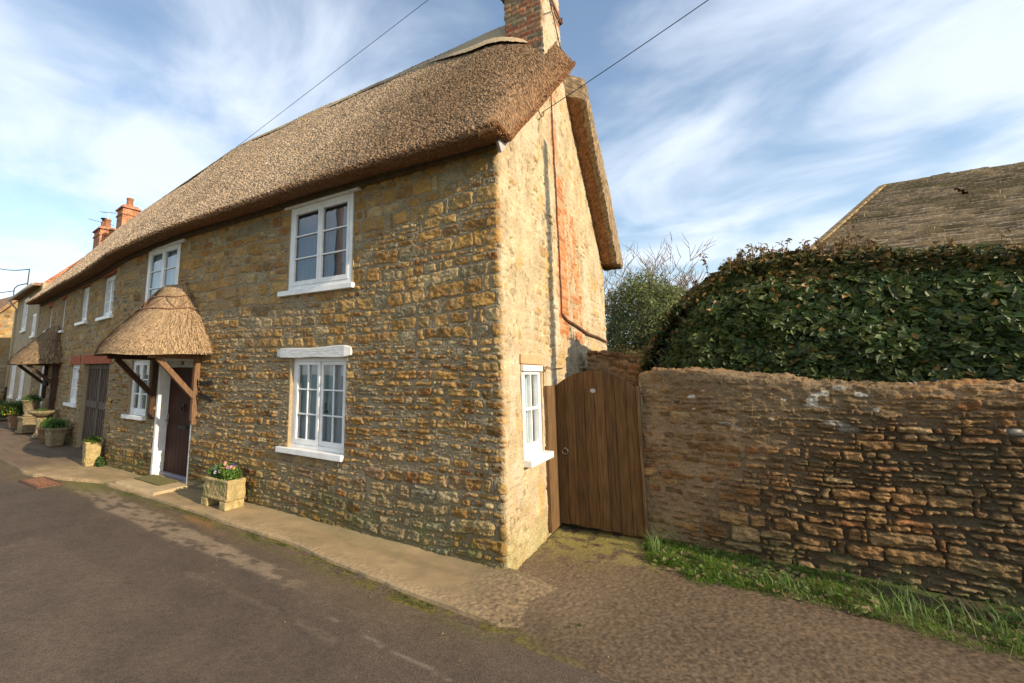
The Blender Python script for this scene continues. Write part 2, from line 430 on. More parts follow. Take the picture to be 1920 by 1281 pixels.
        c = mixc(c, (.15, .15, .06), .5 * sst(.5, .05, v) * sst(.4, .6, fbm(u * 5, v * 5, seed + 83, 2)))
        return h, c

def snap(arr, vals):
    for x in vals:
        i = int(np.argmin(np.abs(arr - x))); arr[i] = x
    return arr

def holes_mask(U, V, holes):
    uc = .25 * (U[:-1, :-1] + U[1:, :-1] + U[:-1, 1:] + U[1:, 1:]); vc = .25 * (V[:-1, :-1] + V[1:, :-1] + V[:-1, 1:] + V[1:, 1:])
    m = np.ones(uc.shape, bool)
    for a, b, c, d in holes: m &= ~((uc > a) & (uc < b) & (vc > c) & (vc < d))
    return m, uc, vc

# ------------------------------------------------------------------ layout constants
ANG = R_(8.4); BX = -8.4                       # the terrace bends back here
def seg_frame(s, ins=0.0, z=0.0):
    """matrix on the far terrace front: local x runs towards the camera, y inwards"""
    x = BX - s * math.cos(ANG) + ins * math.sin(ANG); y = s * math.sin(ANG) + ins * math.cos(ANG)
    return Matrix.Translation((x, y, z)) @ Matrix.Rotation(-ANG, 4, 'Z')
def T(x, y, z): return Matrix.Translation((x, y, z))
def smooth1(a, b, x):
    t = min(max((x - a) / (b - a), 0), 1); return t * t * (3 - 2 * t)
def gz(x): return .09 * smooth1(-9, -12, x)

cottage = thing('thatched_cottage', 'honey stone end cottage with thatched roof, brown door and pale gable beside the gate', 'cottage', (-4.2, 2.8, 0))
farhouse = thing('terraced_house', 'thatched middle house of the terrace with grey plank door under red brick lintels', 'house', (-13, 3.4, 0))

# ------------------------------------------------------------------ cottage walls (front and gable in one skin)
WIN_UP = (-3.25, -2.04, 3.06, 4.30); WIN_LO = (-3.12, -2.09, .88, 2.09)
WIN_UP2 = (-7.44, -6.26, 3.02, 4.28); WIN_SL = (-7.72, -7.02, 1.05, 2.10)
DOOR = (-6.66, -5.48, 0.0, 2.14); WIN_G = (.56, 1.24, .98, 2.0)
def cottage_walls():
    ul = [0.0]
    while ul[-1] < 8.4: ul.append(ul[-1] + .0078 + .0017 * ul[-1])
    ul = np.array(ul); ul *= 8.4 / ul[-1]
    uf = -ul[::-1]; ug = np.arange(0, 5.70, .0105)[1:]
    U1 = np.concatenate([uf, ug])
    V1 = np.concatenate([np.arange(-.12, 4.6, .0095), np.arange(4.6, 7.2, .016)])
    hl = [WIN_UP, WIN_LO, WIN_UP2, WIN_SL, DOOR, WIN_G]
    snap(U1, [x for h in hl for x in h[:2]]); snap(V1, [x for h in hl for x in h[2:]])
    U, V = np.meshgrid(U1, V1, indexing='ij')
    hf, cf = rubble(U, V, 101, 'front'); hg, cg = rubble(U, V, 202, 'gable')
    w = sst(-.01, .10, U + .06 * (fbm(V * 3, U * 3, 5, 3) - .5))
    h = hf * (1 - w) + hg * w + .0; c = mixc(cf, cg, w)
    # the corner: courses run through as rough quoins
    k = np.exp(-(U / .10) ** 2)
    h = h + k * (.010 * (fbm(V * 9, V * 2, 9, 3) - .5) * 2 - .004)
    edge = np.zeros_like(U)
    for a, b, cc, d in hl:
        dist = np.maximum(np.maximum(a - U, U - b), np.maximum(cc - V, V - d)); edge = np.maximum(edge, sst(.03, .0, dist))
    h = h * (1 - edge * .75)
    r = .05
    X = np.where(U < 0, U, 0.0); Y = np.where(U > 0, U, 0.0)
    th = np.clip((U + r) / (2 * r), 0, 1) * math.pi / 2
    inside = np.abs(U) < r
    X = np.where(inside, -r + r * np.sin(th), X); Y = np.where(inside, r - r * np.cos(th), Y)
    nx = np.where(inside, np.sin(th), (U > 0) * 1.0); ny = np.where(inside, -np.cos(th), -1.0 * (U < 0))
    # old walls are never plumb
    wav = .025 * (fbm(U * .5, V * .5, 77, 2) - .5) * sst(.0, .6, np.abs(U))
    P = np.stack([X + nx * (h + wav), Y + ny * (h + wav), V], -1)
    m, uc, vc = holes_mask(U, V, hl)
    zw = np.where(uc < 2.85, 4.42 + .94 * uc, 4.15 + (5.66 - uc) * 1.03) + .12
    zw = np.where((uc > 1.93) & (uc < 3.0), 7.3, zw)
    m &= np.where(uc < 0, vc < 4.56, vc < zw)
    grid_obj('wall', P, M['stone'], cottage, c, m)
cottage_walls()
# plain inner shell that closes the house (rear wall, party wall, floor)
sh = MB(); sh.box(-8.4, -.30, 5.45, 5.69, -.1, 4.3); sh.box(-8.4, -8.15, .25, 5.45, -.1, 4.3)
sh.box(-8.3, -.3, .25, 5.4, 2.35, 2.5)
sh.build('rear_wall', M['render'], cottage)

# ------------------------------------------------------------------ windows and door
def window(parent, mw, w, h, cols, rows, recess=.03, sill=(.10, .06), lintel=None, frame=.055, open_=0, curtain=True, casements=2, cloth=None, bar=.02, sillproj=.07, cyc=M['white']):
    """local: x 0..w, y inwards (0 = wall face), z 0..h"""
    f = MB(); y0, y1 = recess, recess + .06
    for a, b, c, d in ((0, frame, 0, h), (w - frame, w, 0, h), (frame, w - frame, h - frame, h), (frame, w - frame, 0, frame)):
        f.box(a, b, y0, y1, c, d)
    win = f.build('window', cyc, parent, mw, bevel=.004)
    iw = (w - 2 * frame) / casements; sf = .045; fr = frame
    for c in range(casements):
        s = MB(); x0 = fr + c * iw; ym = y0 - .006; yb = y1 - .008
        z0 = fr; z1 = h - fr
        g = .002
        for a, b, p, q in ((x0 + g, x0 + sf, z0 + g, z1 - g), (x0 + iw - sf, x0 + iw - g, z0 + g, z1 - g), (x0 + sf, x0 + iw - sf, z1 - sf, z1 - g), (x0 + sf, x0 + iw - sf, z0 + g, z0 + sf * 1.5)):
            s.box(a, b, ym, yb, p, q)
        gx0, gx1 = x0 + sf, x0 + iw - sf; gz0, gz1 = z0 + sf * 1.5, z1 - sf
        for i in range(1, cols): xx = gx0 + (gx1 - gx0) * i / cols; s.box(xx - bar / 2, xx + bar / 2, ym + .008, yb - .004, gz0, gz1)
        for j in range(1, rows): zz = gz0 + (gz1 - gz0) * j / rows; s.box(gx0, gx1, ym + .010, yb - .006, zz - bar / 2, zz + bar / 2)
        so = s.build('casement', cyc, win, mw, bevel=.003)
        if open_ and c == casements - 1:
            piv = T(x0 + iw, ym, 0); so.matrix_basis = piv @ Matrix.Rotation(-open_, 4, 'Z') @ piv.inverted()
    mesh_obj('pane', [(fr, y0 + .03, fr), (w - fr, y0 + .03, fr), (w - fr, y0 + .03, h - fr), (fr, y0 + .03, h - fr)], [(0, 1, 2, 3)], M['glass'], win, mw)
    if sill:
        s = MB(); s.box(-sill[0], w + sill[1], -sillproj, y0 + .03, -.075, -.002); s.build('sill', M['white'], win, mw, bevel=.006)
    if lintel: lintel(win, mw)
    if curtain:
        n = 60; vs = []; fs = []
        for i in range(n + 1):
            x = .03 + (w - .06) * i / n; gap = abs(i / n - .5)
            y = y1 + .05 + .018 * math.sin(i * 1.3 + 1.2 * math.sin(i * .31)) + (.0 if gap > .06 else .02)
            vs += [(x, y, 0.0), (x, y + .004, h)]
        for i in range(n): fs.append((2 * i, 2 * i + 2, 2 * i + 3, 2 * i + 1))
        mesh_obj('curtain', vs, fs, cloth or M['curtain'], win, mw, smooth=True)
    rv = MB(); t = .02
    rv.box(-t, 0, -.004, .30, -t, h + t); rv.box(w, w + t, -.004, .30, -t, h + t); rv.box(0, w, -.003, .30, h, h + t); rv.box(0, w, -.003, .30, -t, -.003)
    rv.build('reveal', M['revealm'], win, mw)
    dk = MB(); dk.box(-t, w + t, .31, .33, -t, h + t); dk.build('dark_room', M['dark'], win, mw)
    return win
M['skycloth'] = mat_plain('sky_tone_curtain', (.16, .20, .26), .9, .1, 7, .8, 1.2, stretch=(6, 6, .3))  # curtain darkened and blued to stand in for sky reflected in the pane
M['revealm'] = mat_plain('window_mortar', (.36, .28, .17), .95, .1, 20, .8, 1.15, .5, .006)

def lintel_up(win, mw):
    l = MB(); l.box(-.12, 1.21 + .12, -.05, .03, 1.242, 1.30); l.build('lintel', M['limewhite'], win, mw, bevel=.01)
def lintel_lo(win, mw):
    # a hewn beam, slightly crooked, painted white
    n = 14; vs = []; fs = []
    for i in range(n + 1):
        x = -.28 + 1.40 * i / n; e = .004 * math.sin(i * .7) + (.016 * smooth1(8, 12, i)); b = .004 * math.sin(i * .9 + 1)
        k = .02 if i in (0, n) else 0
        vs += [(x, -.045 + k, 1.214 + b + k), (x, -.05 + k, 1.345 + e - k), (x, .04, 1.352 + e - k), (x, .04, 1.212 + b + k)]
    for i in range(n):
        for j in range(4): a = 4 * i + j; c = 4 * i + (j + 1) % 4; fs.append((a, a + 4, c + 4, c))
    fs += [(0, 1, 2, 3), (4 * n + 3, 4 * n + 2, 4 * n + 1, 4 * n)]
    mesh_obj('lintel', vs, fs, M['limewhite'], win, mw, bevel=.008)
w1 = window(cottage, T(WIN_UP[0], 0, WIN_UP[2]), 1.21, 1.24, 1, 3, .0, (.17, .05), lintel_up, .06, sillproj=.06, cloth=M['skycloth'])
w2 = window(cottage, T(WIN_LO[0], 0, WIN_LO[2]), 1.03, 1.21, 2, 3, .055, (.17, .0), lintel_lo, .05, open_=R_(3))
w2b = MB(); w2b.box(.64, .66, .035, .05, .50, .62); w2b.box(.64, .70, .03, .045, .49, .515); w2b.build('stay', M['iron'], w2, T(WIN_LO[0], 0, WIN_LO[2]))
w3 = window(cottage, T(WIN_UP2[0], 0, WIN_UP2[2]), 1.18, 1.26, 1, 3, .0, (.1, .05), lintel_up, .06)
w4 = window(cottage, T(WIN_SL[0], 0, WIN_SL[2]), .70, 1.05, 1, 3, .04, (.10, .03), None, .055, bar=.025)
mg = T(0, WIN_G[0], WIN_G[2]) @ Matrix.Rotation(R_(90), 4, 'Z')
def lintel_g(win, mw):
    l = MB(); l.box(-.04, .72, -.022, .03, 1.035, 1.145); l.build('lintel', M['lintelbrick'], win, mw, bevel=.006)
    l = MB(); l.box(-.005, .685, -.03, .02, .955, 1.022); l.build('head_board', M['white'], win, mw, bevel=.004)
w5 = window(cottage, mg, .68, 1.02, 2, 2, .005, (.03, .10), lintel_g, .06, casements=1, sillproj=.10, bar=.03)

def front_door():
    x0, x1, z1 = DOOR[0], DOOR[1], DOOR[3]
    f = MB(); f.box(x0, x0 + .06, -.01, .26, 0, z1); f.box(x1 - .045, x1, .0, .26, 0, z1); f.box(x0 + .06, x1 - .045, .0, .24, z1 - .06, z1)
    f.build('door_frame', M['white'], cottage, bevel=.004)
    b = MB(); b.box(x0 + .06, x1 - .045, .10, .14, 1.96, z1 - .062); fan = b.build('door_head_board', M['fascia'], cottage)
    text_obj('number', '34', .10, .002, M['iron'], fan, T(-6.12, .096, 2.00) @ Matrix.Rotation(R_(90), 4, 'X'), offset=.003)
    d = MB(); n = 9; wl = (x1 - .045 - x0 - .06) / n
    for i in range(n): d.box(x0 + .06 + i * wl + .002, x0 + .06 + (i + 1) * wl - .002, .19, .23, .06, 1.955)
    d.box(x0 + .06, x1 - .045, .205, .24, .06, 1.955)
    door = d.build('door', M['door'], cottage, bevel=.003)
    t = MB(); t.box(x0 + .05, x1 - .045, .12, .19, .03, .10); t.build('threshold', M['sill'], cottage, bevel=.008)
    k = MB(); k.tube([(-6.06 + .055 * math.cos(a), .165, 1.23 + .055 * math.sin(a)) for a in np.linspace(0, 2 * math.pi, 25)], .009, 8, False)
    k.box(-6.085, -6.035, .165, .19, 1.27, 1.31); k.build('knocker', M['iron'], door, smooth=False)
    k = MB(); k.box(-6.20, -5.92, .175, .19, .88, .94); k.box(-6.18, -5.94, .168, .176, .895, .925); k.build('letter_plate', M['iron'], door, bevel=.003)
    k = MB(); k.box(-6.585, -6.545, .175, .19, .92, 1.12); k.bar((-6.565, .13, 1.0), (-6.565, .18, 1.0), .018, .018); k.bar((-6.565, .135, 1.0), (-6.46, .135, .985), .018, .016)
    k.build('handle', M['steel'], door, bevel=.003)
    k = MB(); k.box(-6.7, -5.4, .34, .36, -.05, 2.2); k.build('dark_hall', M['dark'], cottage)
front_door()
ROTX = Matrix.Rotation(R_(90), 4, 'X')
text_obj('name_letters', "Rennie's", .125, .006, M['iron'], cottage, T(-5.40, -.045, 1.68) @ ROTX @ Matrix.Rotation(R_(-4), 4, 'Z'), .25, .006)
text_obj('name_letters', "Cottage", .135, .006, M['iron'], cottage, T(-5.30, -.045, 1.46) @ ROTX @ Matrix.Rotation(R_(-4), 4, 'Z'), .25, .006)

# ------------------------------------------------------------------ thatch
def path_table():
    ds = .02; s = np.arange(-1, 22, ds); a = ANG * sst(7.6, 9.2, s)
    x = -np.cumsum(np.cos(a)) * ds; y = np.cumsum(np.sin(a)) * ds
    i0 = int(round(1 / ds)); x -= x[i0]; y -= y[i0]
    return s, x, y, a
PT = path_table()
def path(s):
    return np.interp(s, PT[0], PT[1]), np.interp(s, PT[0], PT[2]), np.interp(s, PT[0], PT[3])
# roof section: d inwards from the front wall, z up
SEC = [(0.02, 4.43), (-.15, 4.40), (-.30, 4.37), (-.38, 4.36), (-.425, 4.375), (-.43, 4.42), (-.38, 4.50), (0.3, 5.31), (1.2, 6.39), (2.2, 7.58), (2.62, 8.06), (2.85, 8.20), (3.08, 8.12), (3.5, 7.70), (4.6, 6.48), (5.7, 5.30), (6.10, 4.80), (6.2, 4.58), (6.16, 4.40), (6.05, 4.30), (5.69, 4.20)]
def resample(sec, step):
    p = np.array(sec); d = np.r_[0, np.cumsum(np.hypot(*np.diff(p, axis=0).T))]
    # smooth spline-ish: catmull through dense linear then blur
    n = int(d[-1] / .01); t = np.linspace(0, d[-1], n); q = np.stack([np.interp(t, d, p[:, 0]), np.interp(t, d, p[:, 1])], 1)
    k = np.ones(7) / 7; pad = np.pad(q, ((3, 3), (0, 0)), 'edge'); q = np.stack([np.convolve(pad[:, i], k, 'valid') for i in (0, 1)], 1)
    d = np.r_[0, np.cumsum(np.hypot(*np.diff(q, axis=0).T))]
    t = [0]
    while t[-1] < d[-1]: t.append(t[-1] + (step if t[-1] < 5.8 else step * 2.2))
    t = np.array(t); t *= d[-1] / t[-1]
    return np.stack([np.interp(t, d, q[:, 0]), np.interp(t, d, q[:, 1])], 1), t
def wall_verge(d):
    return np.where(d < 2.85, 4.40 + .94 * np.clip(d, -.6, 3), 4.12 + (5.69 - d) * 1.03)

def roof(parent, s0, s1, near, gable):
    sec, tt = resample(SEC, .0165 if near else .03)
    S = [s0]
    if gable:
        S = list(np.arange(s0, 1.0, .016)); 
        while S[-1] < s1: S.append(S[-1] + .018 + .0016 * S[-1])
        S = np.array(S); S[S > 1] = 1 + (S[S > 1] - 1) * (s1 - 1) / (S[-1] - 1)
    else: S = np.arange(s0, s1 + .03, .036); S[-1] = s1
    n, m = len(S), len(tt)
    d = np.broadcast_to(sec[:, 0], (n, m)).copy(); z = np.broadcast_to(sec[:, 1], (n, m)).copy(); s = np.repeat(S[:, None], m, 1)
    # normals of the section
    g = np.gradient(sec, axis=0); nn = np.stack([-g[:, 1], g[:, 0]], 1); nn /= np.hypot(*nn.T)[:, None] + 1e-9
    nd = np.broadcast_to(nn[:, 0], (n, m)); nz = np.broadcast_to(nn[:, 1], (n, m))
    eave = sst(2.5, .2, z - 4.4)          # 1 near eaves
    z = z - .24 * sst(5.5, 10.5, s) * sst(8.3, 4.3, z) - .05 * sst(2, 0, s) * eave
    if gable:
        # the coat rolls over at the gable and thins to a sharp lower edge
        dd = np.clip(d, -.3, 6.0); low_ = np.maximum(wall_verge(dd), np.where(dd < 2.8, 4.38, 4.2)); thick = np.maximum(z - low_ - .05, 0) * (tt[None, :] > .5)
        hi = sst(4.6, 7.8, z); L = .22 + .85 * hi
        k = np.clip((-s + L) / (L + .28), 0, 1)
        drop = thick * k ** 2.3 * (1 - .72 * sst(2.7, 3.2, d))
        z = z - drop
        # overhang is interrupted where the stack stands
        z = z + .26 * np.sin(np.pi * np.clip((d - 3.15) / 2.9, 0, 1)) * sst(1.0, .0, s) * (tt[None, :] > 4)
        e = 1 - sst(2.55, 2.78, d) * sst(3.30, 3.12, d) * 1.07
        e = e * np.where(d < 2.7, .48 + .52 * sst(-.4, 2.3, d), 1.0)
        s = np.where(s < 0, s * e, s)
        back = sst(2.9, 3.2, d); z = z - .62 * back * sst(1.3, .3, s) * sst(5.0, 7.4, z)
    x, y, a = path(s)
    und = (fbm(s * .7, tt[None, :] * .9 + s * 0, 301, 3) - .5) * .10
    fine = (rng.rand(n, m) - .5) * (.025 if near else .03)
    med = (fbm(s * 30, tt[None, :] * 24, 302, 3) - .5) * .014
    disp = und * sst(.3, 1.0, np.abs(tt[None, :] - .9) + s * 0 + .3) + fine + med
    disp = disp * np.where(tt[None, :] < .42, .35, 1.0)
    nyx = np.sin(a); nyy = np.cos(a)
    px = x + nyx * (d + nd * disp); py = y + nyy * (d + nd * disp); pz = z + nz * disp
    P = np.stack([px, py, pz], -1)
    r = rng.rand(n, m)
    c = np.array([.47, .345, .225]) * (.28 + 1.08 * r)[..., None] * (.8 + .4 * fbm(s * 1.1, tt[None, :] * .5 + 0 * s, 303, 3))[..., None]
    c = c * (.86 + .28 * fbm(s * 32, tt[None, :] * 3 + 0 * s, 305, 2))[..., None]
    old = sst(3.8, .6, s + 1.4 * (fbm(s * .9, tt[None, :] * .9 + 0 * s, 304, 3) - .5)) * (1 if gable else 0)
    c = mixc(c, c * np.array([.45, .39, .34]), old * .9 * (tt[None, :] > .45))
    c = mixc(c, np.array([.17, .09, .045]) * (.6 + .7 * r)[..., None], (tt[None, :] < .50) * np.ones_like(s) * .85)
    if gable:
        edge = sst(.02, -.22, s) * (tt[None, :] > .4)
        c = mixc(c, np.array([.27, .15, .075]) * (.5 + .8 * r)[..., None], edge * sst(3.2, 2.4, d) * .7)
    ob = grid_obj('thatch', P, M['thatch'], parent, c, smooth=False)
    if gable:
        # underside of the verge overhang
        cols = np.linspace(0, 1, 27); jj = np.where((d[0] > -.45) & (tt > .3))[0]; jj = jj[::1]
        first = P[0, jj]; ex = first[:, 0]
        dv = sec[jj, 0]; wx = -.05
        zl = np.maximum(wall_verge(dv) - .03, np.where(dv < 2.8, 4.37, 4.18))
        zl = np.minimum(zl, first[:, 2] - .02)
        Q = np.zeros((len(cols), len(jj), 3))
        for i, k in enumerate(cols):
            kz = min(1, k * 2); kx = max(0, k * 2 - 1)
            Q[i, :, 0] = ex * (1 - kx) + wx * kx + (.02 * math.sin(kz * math.pi) if i else 0); Q[i, :, 1] = first[:, 1] * (1 - k) + dv * k
            Q[i, :, 2] = first[:, 2] * (1 - kz) + zl * kz
        Q[1:, :, 2] += (rng.rand(len(cols) - 1, len(jj)) - .5) * .016; Q[1:, :, 0] += (rng.rand(len(cols) - 1, len(jj)) - .5) * .026
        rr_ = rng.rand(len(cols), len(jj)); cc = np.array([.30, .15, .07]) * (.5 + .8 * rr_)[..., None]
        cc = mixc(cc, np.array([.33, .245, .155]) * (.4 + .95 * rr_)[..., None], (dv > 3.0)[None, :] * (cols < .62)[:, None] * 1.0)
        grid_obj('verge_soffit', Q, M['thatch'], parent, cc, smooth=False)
    return ob
roof(cottage, -.30, 8.4, True, True)
roof(farhouse, 8.4, 17.75, False, False)

def end_cap(s, parent):
    sec, tt = resample(SEC, .08); x, y, a = path(s); vs = []
    for dd, z in sec:
        z = z - .24 * smooth1(5.5, 10.5, s) * smooth1(8.3, 4.3, z)
        vs.append((x + math.sin(a) * dd, y + math.cos(a) * dd, z))
    o = mesh_obj('thatch_end', vs, [tuple(range(len(vs)))], M['thatch'], parent)
end_cap(17.76, farhouse)

def ridge(parent, s0, s1, name='ridge_cap'):
    """block-cut ridge: a smoother raised saddle of thatch"""
    S = np.arange(s0, s1, .04); W = np.linspace(-1, 1, 31)
    s, w = np.meshgrid(S, W, indexing='ij')
    x, y, a = path(s)
    end = sst(s0 + .45, s0, s) if s0 < 3 else np.zeros_like(s)
    wid = (.50 + (.62 * sst(2.6, .9, s) * (w < 0) if s0 < 3 else 0)) * np.sqrt(np.clip(1 - end * .55, 0.02, 1))
    d = 2.85 + w * wid + .015 * (fbm(s * 3, w * 3, 320, 2) - .5)
    z = 8.215 - (np.sqrt(.12 ** 2 + (w * wid) ** 2) - .12) * 1.12 
    if s0 < 3:
        hi = sst(4.6, 7.8, z); L_ = .22 + .85 * hi; kk = np.clip((-s + L_) / (L_ + .28), 0, 1); z = z - np.maximum(z - wall_verge(np.clip(d, -.3, 6)) - .05, 0) * kk ** 2.3 + .028 * sst(2.8, 1.2, s) - .04 * end
    rim = sst(.93, 1.0, np.abs(w)); z = z - .03 * rim + .03 * sst(.80, .93, np.abs(w)) + (rng.rand(*s.shape) - .5) * .012
    P = np.stack([x + np.sin(a) * d, y + np.cos(a) * d, z], -1)
    c = np.array([.34, .255, .155]) * (.75 + .4 * fbm(s * 12, w * 30, 321, 3))[..., None]
    if s0 < 3: c = mixc(c, (.40, .31, .19), .7 * sst(2.2, .9, s))  # cap tan made paler near the stack, front light put into colour
    c = mixc(c, (.42, .36, .26), .5 * sst(.5, .7, fbm(s * 5, w * 5, 322, 2)))
    grid_obj(name, P, M['straw'], parent, c, smooth=True)
ridge(cottage, .05, 8.4); ridge(farhouse, 8.4, 17.7)

def eaves_board(parent, s0, s1):
    S = np.arange(s0, s1, .3); 
    for nm, d0, d1, z0, z1 in (('eaves_board', -.075, -.03, 4.33, 4.405),):
        V = []; F = []
        for s in list(S) + [s1]:
            x, y, a = path(s); dz = -.24 * smooth1(5.5, 10.5, s)
            for d, z in ((d0, z0), (d1, z0), (d1, z1), (d0, z1)): V.append((x + math.sin(a) * d, y + math.cos(a) * d, z + dz))
        n = len(V) // 4
        for i in range(n - 1):
            for j in range(4): F.append((4 * i + j, 4 * i + (j + 1) % 4, 4 * i + 4 + (j + 1) % 4, 4 * i + 4 + j))
        F += [(3, 2, 1, 0), (4 * n - 4, 4 * n - 3, 4 * n - 2, 4 * n - 1)]
        mesh_obj(nm, V, F, M['soffit'], parent)
eaves_board(cottage, -.03, 8.4); eaves_board(farhouse, 8.4, 17.6)
b = MB(); b.bar((.075, -.14, 4.27), (.075, 1.9, 6.19), .03, .13)
b.build('bargeboard', M['fascia'], cottage, bevel=.004)

def main_chimney():
    X0, X1, Y0, Y1 = -.60, -.01, 1.95, 2.98
    per = [(X1, Y1), (X1, Y0), (X0, Y0), (X0, Y1)]
    # perimeter parameter
    pts = [(X1, Y1), (X1, Y0), (X0, Y0), (X0, Y1), (X1, Y1)]
    L = [0]; 
    for a, c in zip(pts, pts[1:]): L.append(L[-1] + math.hypot(c[0] - a[0], c[1] - a[1]))
    U1 = np.arange(0, L[-1] + .012, .013); U1[-1] = L[-1]; V1 = np.arange(6.6, 9.6, .013)
    U, V = np.meshgrid(U1, V1, indexing='ij')
    x = np.interp(U, L, [p[0] for p in pts]); y = np.interp(U, L, [p[1] for p in pts])
    nx = np.where(U < L[1], 1, np.where(U < L[2], 0, np.where(U < L[3], -1, 0))); ny = np.where(U < L[1], 0, np.where(U < L[2], -1, np.where(U < L[3], 0, 1)))
    bd, b1, b2 = bricks(U - L[1], V, 410, .24, .088, .008)
    ins = sst(.004, -.006, bd)
    h = ins * (.006 + .012 * b1) + (fbm(U * 20, V * 20, 411, 3) - .5) * .012
    c = palette(b2 * .999, [(.33, .10, .05), (.25, .17, .10), (.38, .14, .06), (.22, .15, .09), (.28, .14, .07)], [3.5, 1.6, 3, 1.0, 1.8]) * (.7 + .6 * b1)[..., None]
    c = mixc(np.broadcast_to(np.array([.34, .29, .20]), c.shape), c, ins)
    c = mixc(c, (.24, .18, .10), .7 * sst(.54, .64, fbm(U * 4, V * 4, 412, 3)))
    c = mixc(c, (.56, .48, .34), .8 * (U < L[1] + .02) * sst(.35, .5, fbm(U * 3, V * 2, 413, 3)))
    P = np.stack([x + nx * h, y + ny * h, V], -1)
    m = np.ones((len(U1) - 1, len(V1) - 1), bool)
    ch = grid_obj('chimney', P, M['brick'], cottage, c, m, flip=True)
    mesh_obj('chimney_top', [(X1, Y1, 9.58), (X1, Y0, 9.58), (X0, Y0, 9.58), (X0, Y1, 9.58)], [(0, 1, 2, 3)], M['potstone'], ch)
    for z in (8.02, 8.9):
        st = MB(); e = .035
        st.bar((X0 - e, Y0 - e, z - .06), (X1 + e, Y0 - e, z + .0), .016, .05); st.bar((X1 + e, Y0 - e, z), (X1 + e, Y1 + e, z - .05), .016, .05)
        st.bar((X1 + e, Y1 + e, z - .05), (X0 - e, Y1 + e, z), .016, .05); st.bar((X0 - e, Y1 + e, z), (X0 - e, Y0 - e, z - .06), .016, .05)
        for p in ((X0 - e, Y0 - e, z - .03), (X1 + e, Y0 - e, z), (X1 + e, Y1 + e, z)): st.box(p[0] - .02, p[0] + .02, p[1] - .02, p[1] + .02, p[2] - .05, p[2] + .05)
        st.build('iron_strap', M['rust'], ch, bevel=.003)
    wr = MB(); wr.tube([(X1 + .05, Y0 + .05, 8.0), (X1 + .03, Y0 + .55, 7.75), (X1 + .05, Y1, 7.2)], .008, 6); wr.tube([(X1 + .04, Y0 + .1, 7.98), (X1 + .03, Y0 + .5, 8.35), (X1 + .04, Y1, 8.85)], .008, 6)
    wr.tube([(X1 + .04, Y0 + .02, 7.4), (X1 + .03, Y0 + .5, 7.8), (X1 + .04, Y0 + .25, 8.4)], .006, 6)
    wr.build('tie_wire', M['cable'], ch)
main_chimney()
# dark crack / old conduit down the gable and its branch to the back
rnd = random.Random(3)
c = MB(); pts = [(.022, 2.16 + .02 * rnd.uniform(-1, 1) + (.12 * (6.3 - z) / 3.6), z) for z in np.linspace(6.3, 2.75, 26)]
c.tube(pts, .011, 6); c.tube([(.022, 2.29, 2.76), (.022, 2.55, 2.70), (.025, 3.2, 2.66), (.02, 3.9, 2.60), (.025, 4.7, 2.60), (.022, 5.62, 2.56)], .022, 6)
c.build('conduit', M['rust'], cottage)
c = MB(); c.tube([(.03, 1.26, 2.0), (.035, 1.32, 1.93), (.03, 1.42, 2.0), (.03, 1.66, 1.97), (.03, 2.2, 1.99)], .006, 6)
c.tube([(.03, 1.28, 1.98), (.03, 1.25, 1.7), (.03, 1.27, 1.3), (.03, 1.36, 1.06)], .005, 6)
c.build('telephone_wire', M['rust'], cottage)

